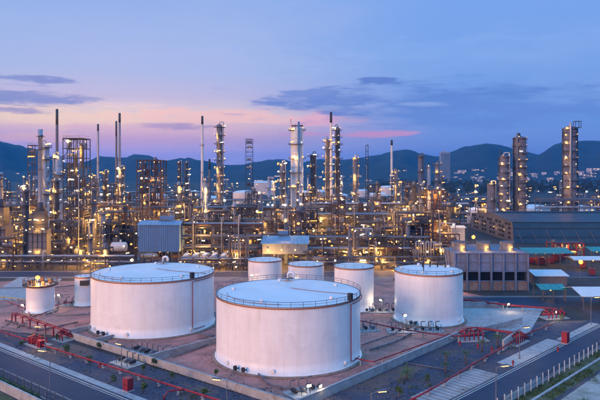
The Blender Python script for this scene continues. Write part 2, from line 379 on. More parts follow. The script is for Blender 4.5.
class MB:
    def __init__(s): s.v, s.f, s.sm = [], [], []
    def quad(s, *pts, smooth=False):
        i = len(s.v); s.v += [tuple(p) for p in pts]; s.f.append(tuple(range(i, i + len(pts)))); s.sm.append(smooth)
    def box(s, c, size, rz=0.0):
        cx, cy, cz = c; a, b, h = size[0] / 2, size[1] / 2, size[2] / 2
        i = len(s.v); co, si = math.cos(rz), math.sin(rz)
        for dz in (-h, h):
            for dx, dy in ((-a, -b), (a, -b), (a, b), (-a, b)):
                s.v.append((cx + dx * co - dy * si, cy + dx * si + dy * co, cz + dz))
        for q in ((0, 3, 2, 1), (4, 5, 6, 7), (0, 1, 5, 4), (1, 2, 6, 5), (2, 3, 7, 6), (3, 0, 4, 7)):
            s.f.append(tuple(i + k for k in q)); s.sm.append(False)
    def bar(s, a, b, w, h):
        a, b = Vector(a), Vector(b); d = (b - a); q = d.to_track_quat('X', 'Z')
        i = len(s.v)
        for ex in (a, b):
            for dy, dz in ((-w / 2, -h / 2), (w / 2, -h / 2), (w / 2, h / 2), (-w / 2, h / 2)):
                s.v.append(tuple(ex + q @ Vector((0, dy, dz))))
        for q4 in ((0, 3, 2, 1), (4, 5, 6, 7), (0, 1, 5, 4), (1, 2, 6, 5), (2, 3, 7, 6), (3, 0, 4, 7)):
            s.f.append(tuple(i + k for k in q4)); s.sm.append(False)
    def lathe(s, prof, n=24, c=(0, 0, 0), smooth=True):
        base = len(s.v)
        for (r, z) in prof:
            for k in range(n):
                a = 2 * math.pi * k / n
                s.v.append((c[0] + r * math.cos(a), c[1] + r * math.sin(a), c[2] + z))
        for j in range(len(prof) - 1):
            for k in range(n):
                q = (k + 1) % n
                s.f.append((base + j * n + k, base + j * n + q, base + (j + 1) * n + q, base + (j + 1) * n + k)); s.sm.append(smooth)
    def tube(s, pts, r, n=8, closed=False, bend=0.0):
        pts = [Vector(p) for p in pts]
        if bend > 0 and not closed:
            out = [pts[0]]
            for a, b, c in zip(pts, pts[1:], pts[2:]):
                u, w = (a - b), (c - b); k = min(bend, u.length * 0.45, w.length * 0.45)
                p0, p1 = b + u.normalized() * k, b + w.normalized() * k
                for t in (0.0, 0.25, 0.5, 0.75, 1.0):
                    out.append(p0 * (1 - t) ** 2 + b * 2 * t * (1 - t) + p1 * t ** 2)
            out.append(pts[-1]); pts = out
        m = len(pts); base = len(s.v); up = Vector((0, 0, 1)); prev = None
        for i, p in enumerate(pts):
            if closed: t = (pts[(i + 1) % m] - pts[i - 1])
            else: t = pts[min(i + 1, m - 1)] - pts[max(i - 1, 0)]
            t.normalize()
            if prev is None:
                ref = up if abs(t.z) < 0.9 else Vector((1, 0, 0))
                nrm = (ref - t * ref.dot(t)).normalized()
            else:
                nrm = prev - t * prev.dot(t)
                nrm = nrm.normalized() if nrm.length > 1e-6 else prev
            prev = nrm; bi = t.cross(nrm)
            for k in range(n):
                a = 2 * math.pi * k / n
                s.v.append(tuple(p + (nrm * math.cos(a) + bi * math.sin(a)) * r))
        for i in range(m if closed else m - 1):
            j = (i + 1) % m
            for k in range(n):
                q = (k + 1) % n
                s.f.append((base + i * n + k, base + i * n + q, base + j * n + q, base + j * n + k)); s.sm.append(True)
        if not closed:
            s.f.append(tuple(base + k for k in range(n))[::-1]); s.sm.append(False)
            s.f.append(tuple(base + (m - 1) * n + k for k in range(n))); s.sm.append(False)
    def build(s, name, mat, parent=None):
        me = bpy.data.meshes.new(name)
        me.from_pydata(s.v, [], s.f)
        me.polygons.foreach_set('use_smooth', s.sm)
        me.materials.append(MATS[mat]); me.update()
        return new(name, me, parent)
def sheet(name, pts, z, mat, kind='structure'):
    mb = MB(); p = [(q[0], q[1], z) for q in pts]
    ar = sum(a[0] * b[1] - b[0] * a[1] for a, b in zip(p, p[1:] + p[:1]))
    if ar < 0: p = p[::-1]
    mb.quad(*p)
    o = mb.build(name, mat); o['kind'] = kind
    return o
LIGHT_GAIN = 3.6
def light(parent, loc, power, color=WARM, r=0.35):
    ld = bpy.data.lights.new('lamp_light', 'POINT'); ld.energy = power * LIGHT_GAIN; ld.color = color; ld.shadow_soft_size = r
    o = new('lamp_light', ld, parent); o.location = loc
    return o
LAMPM = ['lamp_warm', 'lamp_gold', 'lamp_gold', 'lamp_white', 'lamp_white', 'lamp_bright', 'lamp_dim', 'lamp_dim', 'lamp_dim']
def lamp(parent, loc, r=0.4, mat=None, power=0, color=None):
    mt = mat or R_.choice(LAMPM)
    if mat is None: r *= R_.choice((0.4, 0.5, 0.62, 0.8, 1.0, 1.25, 1.8))
    if mt == 'lamp_bright': r *= 1.25
    if mat is None and R_.random() < 0.45: o = P(parent, 'lamp', 'box', mt, loc, (r * R_.uniform(2.2, 4.0), r * 0.7, r * 0.6), (0, R_.uniform(-0.25, 0.25), R_.uniform(-0.5, 0.5)))
    else: o = P(parent, 'lamp', 'ball', mt, loc, (r, r, r * 0.8))
    if power: light(parent, (loc[0], loc[1], loc[2] - r - 0.25), power * 2.3, color or (1.0, 0.45, 0.08))
    return o

# ------------------------------------------------------------------ the setting: land, hills, yards, roads
def strip(name, a, b, w0, w1, z, mat, ext0=0, ext1=0):
    """a flat band along the line a-b (ground points), from offset w0 to w1 measured to the left of its direction"""
    a, b = Vector(a).xy, Vector(b).xy
    t = (b - a).normalized(); n = Vector((-t.y, t.x))
    a = a - t * ext0; b = b + t * ext1
    return sheet(name, [a + n * w0, b + n * w0, b + n * w1, a + n * w1], z, mat)

land = sheet('ground', [(-9000, -600), (9000, -600), (9000, 9000), (-9000, 9000)], 0.0, 'land')
plant = sheet('plant_ground', [(-620, 60), (620, 60), (1100, 1250), (-1100, 1250)], 0.02, 'plant_floor')

RIDGE = [(-400, 158), (-250, 150), (-120, 142), (-40, 138), (0, 141), (18, 145), (34, 151), (50, 157), (58, 161), (72, 165), (88, 161), (100, 156), (112, 157), (124, 158), (135, 154), (150, 156), (163, 162), (190, 160), (205, 161),
         (225, 165), (240, 165), (258, 163), (280, 162), (300, 163), (320, 159), (342, 160), (360, 158), (378, 155), (395, 151), (405, 149), (413, 151), (422, 155), (436, 157), (450, 152), (466, 146), (484, 144), (500, 145),
         (520, 150), (538, 155), (552, 148), (570, 142), (590, 140), (604, 141), (660, 148), (760, 154), (900, 150), (1100, 158)]
def ridge_py(px):
    for (a, b), (c, d) in zip(RIDGE, RIDGE[1:]):
        if a <= px <= c:
            t = (px - a) / (c - a); t = t * t * (3 - 2 * t) * 0.5 + t * 0.5
            return b + (d - b) * t
    return 160.0
D0, DR, D1 = 2150.0, 3300.0, 4400.0
def hill_z(px, d):
    top = Z(ridge_py(px), DR) + 2.0
    nz = mnoise.fractal(Vector((px * 0.02, d * 0.0022, 1.3)), 1.0, 2.0, 5)
    if d <= DR:
        t = max(0.0, (d - D0) / (DR - D0)); s = 0.35 * t + 0.65 * t * t * (3 - 2 * t)
        return top * s * (1.0 + 0.55 * nz * math.sin(math.pi * t)) - 1.0
    t = min(1.0, (d - DR) / (D1 - DR)); return top * (1 - t * t) * (1.0 - 0.1 * abs(nz) * t) - 1.0
def hills():
    mb = MB(); cols, rows = 400, 34
    for i in range(cols + 1):
        px = -420 + 1540 * i / cols
        for j in range(rows + 1):
            d = D0 + (D1 - D0) * j / rows
            z = hill_z(px, d) if j not in (0, rows) else -2.0
            z += 5.0 * mnoise.noise(Vector((px * 0.7, d * 0.02, 9.0))) * (1 if 0 < j < rows else 0)
            mb.v.append((X(px, d), d, z))
    for i in range(cols):
        for j in range(rows):
            k = i * (rows + 1) + j
            mb.f.append((k, k + rows + 1, k + rows + 2, k + 1)); mb.sm.append(True)
    o = mb.build('hills', 'hill_forest'); o['kind'] = 'structure'
hills()

# tank yards inside the bunds
c_front = Vector((-0.8, 109.0))                                   # bund corner nearest the camera
u_ax, v_ax = Vector((0.664, 0.748)), Vector((-0.779, 0.627))      # bund directions: to the back right, to the back left
yardpoly = [c_front, c_front + u_ax * 62, c_front + u_ax * 62 + Vector((22, 16)), Vector((64, 206)), Vector((40, 236)), Vector((-62, 236)), Vector((-150, 236)), Vector((-118, 182)), Vector((-74, 161)), c_front + v_ax * 78]
sheet('tank_yard', yardpoly, 0.05, 'yard')
sheet('gravel_yard', [G(-260, 330), G(0, 331), G(60, 340), Vector((-0.8, 109, 0)), G(440, 345), G(520, 322), G(700, 318), G(560, 470), G(300, 640), G(-60, 470)], 0.035, 'gravel')

# roads
A0, A1 = G(0, 349.5), G(125, 400)
strip('road', A0, A1, -9.2, 0.0, 0.065, 'asphalt', 160, 90)
strip('road_edge_line', A0, A1, -0.5, -0.36, 0.08, 'line_paint', 160, 60)
strip('road_edge_line', A0, A1, -6.7, -6.55, 0.08, 'line_paint', 160, 60)
B0, B1 = Vector((29.0, 114.0, 0)), Vector((81.5, 167.0, 0))
strip('road', B0, B1, -7.4, 0.0, 0.07, 'asphalt', 60, 60)
strip('road_edge_line', B0, B1, -0.45, -0.3, 0.084, 'line_paint', 60, 16)
strip('road_edge_line', B0, B1, -7.0, -6.85, 0.084, 'line_paint', 60, 60)
strip('verge', B0, B1, -13.0, -7.7, 0.06, 'verge', 60, 80)
sheet('sandy_ground', [B0 + Vector((9, -11, 0)), B1 + Vector((9.6, -9.6, 0)), B1 + Vector((90, -10, 0)), B0 + Vector((60, -50, 0))], 0.045, 'sand')
sheet('road', [(-420, 243), (120, 243), (120, 258), (-420, 258)], 0.06, 'asphalt')
sheet('road_edge_line', [(-420, 244.2), (120, 244.2), (120, 244.5), (-420, 244.5)], 0.075, 'line_paint')
sheet('road', [(44, 193), (420, 193), (420, 207), (44, 207)], 0.062, 'asphalt')
sheet('road_edge_line', [(44, 206.0), (420, 206.0), (420, 206.3), (44, 206.3)], 0.077, 'line_paint')
sheet('road', [(80, 160), (98, 176), (102, 194.5), (86, 194.5), (86, 178), (76, 168)], 0.058, 'asphalt')
sheet('yard_apron', [G(-20, 300), G(20, 277), G(62, 279), G(40, 300)], 0.062, 'concrete_pale')
sheet('road', [(-60, 207), (-52, 207), (-52, 244), (-60, 244)], 0.056, 'asphalt')
sheet('yard_apron', [(46, 168), (60, 160), (76, 190), (46, 190)], 0.058, 'concrete_pale')
sheet('plot_slab', [(-180, 264), (112, 264), (112, 330), (-180, 330)], 0.045, 'plot_concrete')

def kerb(a, b, off, w, h, mat, ext0=0, ext1=0, name='kerb', z0=0.0):
    a, b = Vector(a).xy, Vector(b).xy
    t = (b - a).normalized(); n = Vector((-t.y, t.x))
    a = a - t * ext0 + n * off; b = b + t * ext1 + n * off
    mb = MB(); c = (a + b) / 2
    mb.box((c.x, c.y, z0 + h / 2), ((b - a).length, w, h), math.atan2(t.y, t.x))
    o = mb.build(name, mat); o['kind'] = 'structure'
    return o
kerb(A0, A1, 0.14, 0.28, 0.16, 'concrete_pale', 160, 90)
strip('pavement', A0, A1, 0.9, 2.6, 0.075, 'concrete_pale', 160, 90)
kerb(A0, A1, -9.35, 0.28, 0.16, 'concrete_pale', 160, 90)
kerb(B0, B1, 0.14, 0.28, 0.16, 'concrete_pale', 60, 20)
kerb(B0, B1, -7.55, 0.28, 0.16, 'concrete_pale', 60, 60)
kerb(B0, B1, -10.6, 0.5, 0.35, 'concrete_pale', 60, 60)
kerb((-420, 242.8), (-62, 242.8), 0, 0.3, 0.16, 'concrete_pale')
kerb((-420, 258.3), (112, 258.3), 0, 0.3, 0.16, 'concrete_pale')
kerb((104, 192.8), (420, 192.8), 0, 0.3, 0.16, 'concrete_pale')
kerb((44, 207.3), (420, 207.3), 0, 0.3, 0.16, 'concrete_pale')
# pale concrete slabs beside the right road: each slab a piece of the apron
def slab_apron(p, n, t, wdir, w, step, gap, z=0.09):
    base = sheet('slab_apron', [p, p + t * n * step, p + t * n * step + wdir * w, p + wdir * w], 0.055, 'concrete')
    for k in range(n):
        a = p + t * (k * step + gap / 2)
        mb = MB(); c = a + t * (step - gap) / 2 + wdir * w / 2
        mb.box((c.x, c.y, z / 2 + 0.03), (step - gap, w - 0.15, z), math.atan2(t.y, t.x))
        mb.build('slab', 'concrete_pale', base)
tB = (B1 - B0).normalized(); nB = Vector((-tB.y, tB.x, 0))
slab_apron(B0 + nB * 0.7 + tB * -5, 16, tB, nB, 6.0, 1.5, 0.45)
slab_apron(B0 + nB * 0.7 + tB * 26, 9, tB, nB, 4.2, 3.0, 0.12)
slab_apron(B0 + nB * 0.7 + tB * 54, 10, tB, nB, 2.4, 2.4, 0.12)

# ------------------------------------------------------------------ storage tanks
def ring_pts(r, z, n=72): return [(r * math.cos(2 * math.pi * k / n), r * math.sin(2 * math.pi * k / n), z) for k in range(n)]
def storage_tank(label, x, y, r, h, rail=True, foam=None, vent=True, n=96, posts=None, cone=0.035, detail=True, hose=False):
    t = thing('storage_tank', label, 'storage tank', (x, y, 0.05), group='white storage tanks')
    mb = MB(); mb.lathe([(r + 0.1, -0.04), (r + 1.1, -0.04), (r + 0.95, 0.32), (r + 0.1, 0.34)], n); mb.build('foundation', 'concrete_rusty', t)
    mb = MB(); mb.lathe([(r + 0.35, 0.34), (r + 0.33, 0.42), (r + 0.02, 0.46), (r, 0.46)] + [(r - 0.004 * k, 0.46 + (h - 0.46) * k / 6) for k in range(1, 7)], n)
    shell = mb.build('shell', 'white_tank', t)
    # shell courses: thin weld beads
    for k in range(1, 6):
        w = MB(); w.tube(ring_pts(r - 0.004 * k + 0.004, 0.46 + (h - 0.46) * k / 6, n), 0.018, 4, True); w.build('weld_bead', 'white_tank', shell)
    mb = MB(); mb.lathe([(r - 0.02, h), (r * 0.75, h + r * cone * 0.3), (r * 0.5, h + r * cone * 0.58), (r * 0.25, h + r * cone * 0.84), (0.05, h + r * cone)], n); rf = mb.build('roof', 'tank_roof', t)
    if r > 8:
        for k in range(18):
            a = 2 * math.pi * k / 18; c0 = Vector((r * 0.96 * math.cos(a), r * 0.96 * math.sin(a), h + r * cone * 0.06)); c1 = Vector((r * 0.2 * math.cos(a), r * 0.2 * math.sin(a), h + r * cone * 0.87))
            bar(rf, 'roof_seam', c0, c1, 0.10, 0.05, 'tank_roof')
        for q in range(5):
            a = q * 1.26 + 0.5; P(rf, 'hatch', 'cyl16', 'white_paint', (r * 0.78 * math.cos(a), r * 0.78 * math.sin(a), h + 0.05), (0.45, 0.45, 0.7))
    mb = MB(); mb.lathe([(r, h - 0.42), (r + 0.13, h - 0.42), (r + 0.13, h - 0.16), (r, h - 0.16)], n, smooth=False); mb.build('rim_band', 'rust_trim', t)
    mb = MB(); mb.lathe([(r - 0.03, h - 0.02), (r + 0.18, h - 0.02), (r + 0.18, h + 0.07), (r - 0.03, h + 0.07)], n, smooth=False); mb.build('rim', 'grey_steel', t)
    if rail:
        mb = MB(); mb.tube(ring_pts(r + 0.06, h + 1.12, n), 0.055, 5, True); hr = mb.build('handrail', 'rail_steel', t)
        mb = MB(); mb.tube(ring_pts(r + 0.06, h + 0.6, n), 0.04, 5, True); mb.build('mid_rail', 'rail_steel', hr)
        m = posts or max(14, int(2 * math.pi * r / 2.6))
        for k in range(m):
            a = 2 * math.pi * (k + 0.3) / m
            P(hr, 'post', 'cyl8', 'rail_steel', ((r + 0.06) * math.cos(a), (r + 0.06) * math.sin(a), h + 0.05), (0.05, 0.05, 1.1))
    if vent:
        g = MB(); vx, vy = -0.4, r * 0.80
        g.tube([(vx, vy, h), (vx, vy, h + 2.3), (vx + 1.5, vy - 0.3, h + 2.3), (vx + 1.5, vy - 0.3, h + 0.9)], 0.30, 10, bend=0.75); v = g.build('vent', 'white_paint', t)
        g = MB(); g.lathe([(0.05, 0.85), (1.5, 0.85), (1.5, 0.75)], 20, (vx, vy, h)); g.build('vent_deck', 'rail_steel', v)
        g = MB(); g.tube([(vx + 1.45 * math.cos(a * 0.4), vy + 1.45 * math.sin(a * 0.4), h + 1.7) for a in range(16)], 0.05, 5, True); g.build('vent_rail', 'rail_steel', v)
    if foam is not None:
        a = math.radians(foam); ca, sa = math.cos(a), math.sin(a)
        pts = [((r + 0.32) * math.cos(a + 0.9 - 0.9 * q / 18), (r + 0.32) * math.sin(a + 0.9 - 0.9 * q / 18), h - 0.75) for q in range(19)]
        pts += [((r + 0.32) * ca, (r + 0.32) * sa, 1.3)] + [((r + 0.32) * math.cos(a + 0.28 * q / 6), (r + 0.32) * math.sin(a + 0.28 * q / 6), 1.15) for q in range(1, 7)]
        g = MB(); g.tube(pts, 0.11, 7); g.build('foam_line', 'red_pipe', t)
        g = MB(); g.box(((r + 0.1) * ca, (r + 0.1) * sa, h + 0.9), (0.9, 0.9, 1.5), a); g.build('foam_chamber', 'dark_steel', t)
    if hose:
        g = MB(); g.tube([(0.6, 1.0, h + r * cone + 0.1), (r * 0.35, -r * 0.1, h + r * cone * 0.66 + 0.1), (r * 0.93, -r * 0.25, h + 0.2)], 0.07, 5, bend=3); g.build('roof_line', 'rust_trim', t)
        g = MB(); g.tube([(r * 0.86 * math.cos(q * 0.12 + 3.3), r * 0.86 * math.sin(q * 0.12 + 3.3), h + r * cone * 0.2) for q in range(12)], 0.07, 5); g.build('roof_hose', 'rust_trim', t)
    if detail:
        for a in (-100, -140, -42):
            a = math.radians(a)
            g = MB(); g.tube([((r - 0.1) * math.cos(a), (r - 0.1) * math.sin(a), 1.35), ((r + 0.42) * math.cos(a), (r + 0.42) * math.sin(a), 1.35)], 0.42, 12); g.build('manhole', 'white_paint', t)
        for a in (-128, -121):
            a = math.radians(a)
            g = MB(); g.tube([((r - 0.1) * math.cos(a), (r - 0.1) * math.sin(a), 0.9), ((r + 1.5) * math.cos(a), (r + 1.5) * math.sin(a), 0.9)], 0.16, 8); nb = g.build('nozzle', 'grey_steel', t)
            g = MB(); g.box(((r + 1.1) * math.cos(a), (r + 1.1) * math.sin(a), 1.15), (0.6, 0.6, 0.9), a); g.build('valve', 'dark_steel', nb)
    return t
T_FRONT, T_LEFT, T_RIGHT = (-2.7, 142.8, 16.75, 14.45), (-41.0, 171.0, 16.75, 14.45), (37.0, 175.7, 9.65, 14.2)
storage_tank('big white storage tank with railed pale blue roof, in front of all others', *T_FRONT, foam=-36, hose=True)
storage_tank('big white storage tank beside the two little tanks, red pipe down its side', *T_LEFT, foam=-41, hose=True)
tr = storage_tank('tall white storage tank standing alone in front of the concrete cooling tower', *T_RIGHT, vent=False)
storage_tank('smaller white tank behind the front tank, lamp against its side, below the lattice', X(265, 225), 225, 6.2, 10.0, n=48, vent=False, detail=False)
storage_tank('smaller white tank behind the front tank, middle one of three', X(306, 216), 216, 6.3, 9.8, n=48, vent=False, detail=False)
storage_tank('smaller white tank with side platform and yellowish glow at its foot', X(354, 189), 189, 6.1, 13.3, n=48, vent=False)
tl = storage_tank('squat small white tank crowned by a dark railed platform and orange lamp', X(40.5, 185), 185, 4.05, 8.2, n=40, rail=True, vent=False, detail=False)
tl2 = storage_tank('slim small white tank between the crowned tank and the big tank', X(85, 194), 194, 3.15, 9.3, n=40, vent=False, detail=False)
# crown platform of the little tank: a dark ring deck with railing, boxes and lamp
mb = MB(); mb.lathe([(4.0, 8.2), (5.1, 8.2), (5.1, 8.45), (4.0, 8.45)], 32, smooth=False); dk = mb.build('crown_deck', 'black_steel', tl)
for k in range(16):
    a = 2 * math.pi * k / 16
    P(dk, 'post', 'box', 'rusty_steel', (4.9 * math.cos(a), 4.9 * math.sin(a), 9.2), (0.12, 0.12, 1.7))
mb = MB(); mb.tube(ring_pts(4.9, 10.0, 32), 0.07, 5, True); mb.build('rail', 'rusty_steel', dk)
for k in range(7):
    a = k * 0.9; P(dk, 'equipment_box', 'box', 'dark_steel' if k % 2 else 'rusty_steel', (3.0 * math.cos(a), 3.0 * math.sin(a), 9.0), (0.9, 0.7, 1.1 + 0.3 * (k % 3)))
lamp(tl, (0.5, -3.2, 10.9), 0.75, 'lamp_orange', 900, (1.0, 0.42, 0.08))
P(tl, 'lamp_post', 'cyl8', 'dark_steel', (0.5, -3.2, 8.3), (0.08, 0.08, 2.2))
P(tl2, 'side_platform', 'box', 'black_steel', (1.0, -3.0, 7.6), (2.6, 1.6, 1.5))
P(tr, 'gauge_column', 'cyl8', 'dark_steel', (-2.0, -3, 14.2), (0.14, 0.14, 3.2))
for k in range(4): P(tr, 'roof_vent', 'cyl8', 'dark_steel', (-1.0 + 2.2 * k, 3.5, 14.2), (0.2, 0.2, 1.6 + 0.4 * (k % 2)))

# ------------------------------------------------------------------ bund walls
def wall(label, a, b, h=1.5, w=0.35, mat='concrete_pale'):
    a, b = Vector(a).xy, Vector(b).xy; t = b - a; L = t.length; ang = math.atan2(t.y, t.x)
    o = thing('bund_wall', label, 'wall', (a.x, a.y, 0.03), ang, 'concrete bund walls round the tanks')
    n = max(1, int(L / 6.0))
    for k in range(n):
        P(o, 'panel', 'box', mat, ((k + 0.5) * L / n, 0, h / 2), (L / n - 0.05, w, h + 0.004 * (k % 2)))
    P(o, 'coping', 'box', 'concrete_pale', (L / 2, 0, h + 0.05), (L + 0.2, w + 0.16, 0.1))
    return o
cR = c_front + u_ax * 62; cL = c_front + v_ax * 78
wall('low concrete bund wall along the dark gravel in front of both big tanks', c_front, cL)
wall('low concrete bund wall below the front tank facing the palm and gravel', c_front, cR, 1.7)
dv = c_front + v_ax * 43
wall('low concrete divider wall running between the two biggest tanks', dv + u_ax * 0.3, dv + u_ax * 30)
wall('low pale wall by the foot of the tall lone tank', cR + Vector((0.3, 0.4)), cR + Vector((22, 16)), 1.4)
wall('low wall beyond the two little tanks along the inner road', (-62, 236), (36, 236), 1.2)
wall('low pale wall behind the tall lone tank before the inner road', (46, 190.8), (62, 190.8), 1.6)
wall('low wall beside the squat crowned tank', cL + u_ax * 0.3, cL + u_ax * 46, 1.2)
wall('kerb-like low wall between the little tanks and the big tank beside them', c_front + v_ax * 66 + u_ax * 2, c_front + v_ax * 66 + u_ax * 44, 0.9)

# ------------------------------------------------------------------ red fire-water lines and their fittings
def pipeline(label, pts, r=0.2, mat='red_pipe', sup=6.0, smat='concrete_pale', bend=0.6, twin=0.0, name='fire_water_pipe', cat='pipeline'):
    pts = [Vector(p) for p in pts]; o = thing(name, label, cat, (pts[0].x, pts[0].y, 0.03), 0, 'red fire water pipelines')
    loc = [Vector((p.x - pts[0].x, p.y - pts[0].y, p.z - 0.03)) for p in pts]
    g = MB(); g.tube(loc, r, 10, bend=bend); pp = g.build('pipe', mat, o)
    if twin:
        g = MB(); g.tube([p + Vector((twin * 0.6, twin, -0.12)) for p in loc], r * 0.75, 8, bend=bend); g.build('pipe', mat, o)
    for a, b in zip(loc, loc[1:]):
        L = (b - a).length
        if abs(b.z - a.z) > 0.5 * L or L < 3: continue
        n = max(1, int(L / sup)); q = math.atan2(b.y - a.y, b.x - a.x)
        for k in range(n):
            p = a.lerp(b, (k + 0.5) / n)
            if p.z > 0.5:
                m2 = MB(); m2.box((0, 0, (p.z - r) / 2), (0.3, 0.3, p.z - r)); m2.box((0, 0, p.z - r - 0.06), (0.35, 1.0 + abs(twin), 0.13)); m2.box((0, 0, 0.08), (0.6, 0.6, 0.16))
                s = m2.build('support', smat, o); s.location = (p.x, p.y, 0); s.rotation_euler = (0, 0, q)
            f = MB(); f.lathe([(r, -0.06), (r * 1.5, -0.06), (r * 1.5, 0.06), (r, 0.06)], 10, smooth=False)
            fl = f.build('flange', mat, o); fl.location = p + (b - a).normalized() * 0.8; fl.rotation_mode = 'QUATERNION'; fl.rotation_quaternion = (b - a).to_track_quat('Z', 'Y')
    return o
def V(px, py, z): return G(px, py, z)
pipeline('long red pipe along the kerb of the road with the hedge', [V(-140, 285, 0.9), V(0, 331, 0.9), V(49, 347, 0.9), V(130, 372.5, 0.9), V(215, 399, 0.9), V(300, 426, 0.9)], 0.2)
pipeline('twin red pipes on posts in front of the squat crowned tank', [V(12, 322, 0.1), V(12, 313, 2.6), V(66, 331, 2.4), V(70, 337, 0.5)], 0.19, sup=4.0, smat='red_pipe', twin=0.9)
pipeline('red pipe on short posts from front tank to the valve yard', [V(349, 357, 1.2), V(373, 362, 1.4), V(443, 337, 1.6), V(449, 334, 1.6)], 0.14, sup=6.0)
pipeline('red pipe crossing the yard between front tank and tall lone tank', [V(352, 319, 1.5), V(400, 329, 1.5), V(447, 336, 1.5), V(470, 336, 1.5)], 0.17, sup=8)
pipeline('red pipe beside the white slabs running from frame edge to valve manifold', [V(402, 405, 1.0), V(437, 386, 1.0), V(478, 361, 1.0), V(505, 346, 1.0), V(524, 335, 1.1), V(553, 323, 1.1)], 0.2)
pipeline('paired red pipes above the gravel feeding the manifold under the street lamp', [V(445, 338, 1.6), V(468, 328.5, 1.6), V(476, 328, 1.6), V(520, 334, 1.4), V(528, 338, 0.4)], 0.22, twin=1.2, sup=3.5)
pipeline('paired red pipes beside inner road past the tall lone tank', [V(440, 296, 1.6), V(462, 299.5, 1.6), V(512, 305.5, 1.6), V(555, 309, 1.5), V(566, 314, 0.4)], 0.24, twin=1.3, sup=5)
pipeline('red pipe behind the slim small tank', [V(52, 306, 1.4), V(96, 296.5, 1.4)], 0.15, sup=4)
pipeline('red pipe at the foot of the squat crowned tank', [V(8, 302, 0.6), V(28, 309, 0.6), V(30, 318, 1.0), V(58, 308, 1.2)], 0.14, sup=4)
pipeline('grey product pipe on the yard behind the smallest gap between tanks', [V(214, 336, 0.8), V(204, 335, 0.8), V(198, 333, 0.8)], 0.3, 'grey_steel', 3)
pipeline('pale conduit crossing the gravel below the palm', [V(402, 362, 0.25), V(455, 371, 0.25)], 0.12, 'grey_steel', 50)
pipeline('yellow handrail pipe behind the squat crowned tank', [V(-20, 296, 1.2), V(8, 297.5, 1.2), V(28, 300, 1.2)], 0.12, 'yellow_paint', 3)
pipeline('red branch pipe with elbow at the bottom edge near the wall', [V(188, 389.5, 0.9), V(168, 391, 0.9), V(164, 397, 0.8), V(164, 399, 0.1)], 0.17, sup=20)

wall('short upright concrete wall beside the street lamp and red manifold', V(503, 351, 0), V(515, 342, 0), 2.4, 0.4)
def manifold(label, p, n, rz, w=1.3, tall=1.8):
    o = thing('valve_manifold', label, 'valve manifold', (p.x, p.y, 0.03), rz, 'red valve manifolds')
    P(o, 'pad', 'box', 'concrete_pale', (0, 0, 0.1), (n * w + 1.5, 4.0, 0.2))
    g = MB(); g.tube([(-n * w / 2, 1.2, 0.9), (n * w / 2, 1.2, 0.9)], 0.26, 10); g.build('header', 'red_pipe', o)
    for k in range(n):
        x = (k - (n - 1) / 2) * w
        g = MB(); g.tube([(x, 1.2, 0.9), (x, 1.2, tall), (x, -1.2, tall), (x, -1.2, 0.1)], 0.16, 8, bend=0.4); br = g.build('branch', 'red_pipe', o)
        g = MB(); g.box((x, 0, tall), (0.5, 0.6, 0.5)); g.tube([(x, 0, tall), (x, 0, tall + 0.7)], 0.05, 6); g.lathe([(0.3, 0.66), (0.36, 0.7), (0.3, 0.74)], 12, (x, 0, tall)); g.build('valve', 'dark_steel' if k % 2 else 'red_pipe', br)
    return o
manifold('red valve manifold right beside the lamp post by the white slabs', V(516, 343, 0), 5, 0.78, 1.1, 2.2)
manifold('red valve manifold on the gravel before the teal shelter', V(554, 318, 0), 5, 0.2, 1.2, 2.0)
manifold('red valve manifold at the bend near the tall lone tank', V(472, 340, 0), 5, 0.15, 1.2, 2.3)
manifold('red valve manifold between the two kerbside lamps by the hedge road', V(38, 345, 0), 4, -0.65, 1.2, 1.9)
manifold('red valve manifold at the end of the twin red pipes', V(64, 340, 0), 3, -0.65, 1.2, 1.8)

def cabinet(label, p, s=(1.6, 1.3, 2.2), rz=0.7, mat='red_pipe'):
    o = thing('fire_cabinet', label, 'cabinet', (p.x, p.y, 0.05), rz)
    P(o, 'plinth', 'box', 'concrete_pale', (0, 0, 0.1), (s[0] + 0.4, s[1] + 0.4, 0.2))
    P(o, 'body', 'box', mat, (0, 0, 0.2 + s[2] / 2), s)
    P(o, 'lid', 'box', mat, (0, 0, 0.2 + s[2] + 0.08), (s[0] + 0.15, s[1] + 0.15, 0.16))
    for k in (-1, 1):
        d = P(o, 'door', 'box', mat, (k * s[0] * 0.245, -s[1] / 2 - 0.02, 0.2 + s[2] * 0.5), (s[0] * 0.45, 0.05, s[2] * 0.86))
        h = P(o, 'handle', 'box', 'dark_steel', (k * 0.12, -s[1] / 2 - 0.07, 0.2 + s[2] * 0.5), (0.06, 0.06, 0.3))
    return o
cabinet('red fire cabinet on the verge of the hedge road', V(128, 391, 0), rz=-0.68)
cabinet('red fire cabinet at the kerb beyond the street lamp and slabs', V(565.5, 343.5, 0), (1.7, 1.3, 2.5), 0.78)
cabinet('faded red pump box beside the hedge road manifold', V(33, 344, 0), (1.8, 1.6, 1.5), -0.65)
cabinet('faded red pump box next to the pale concrete pad by the road', V(41, 348, 0), (1.6, 1.4, 1.5), -0.65)
def hydrant(label, p):
    o = thing('fire_hydrant', label, 'hydrant', (p.x, p.y, 0.03), 0.4, 'red fire hydrants')
    g = MB(); g.lathe([(0.28, 0), (0.28, 0.08), (0.17, 0.1), (0.17, 0.95), (0.24, 1.0), (0.2, 1.15), (0.05, 1.25)], 12); g.build('barrel', 'red_pipe', o)
    for k in (-1, 1):
        g = MB(); g.tube([(0, 0, 0.75), (k * 0.38, 0, 0.75)], 0.1, 8); g.build('outlet', 'red_pipe', o)
for px, py, lb in ((513, 366, 'red hydrant on the kerb between two street lamps'), (558, 352, 'red hydrant near the fire cabinet on the kerb'), (492, 352, 'red hydrant in front of the long paired red pipes'),
                   (478, 349, 'red hydrant on the brown gravel patch'), (460, 346, 'red hydrant by the bund wall end'), (100, 368, 'red hydrant under the long red pipe near the fire cabinet')):
    hydrant(lb, V(px, py, 0))

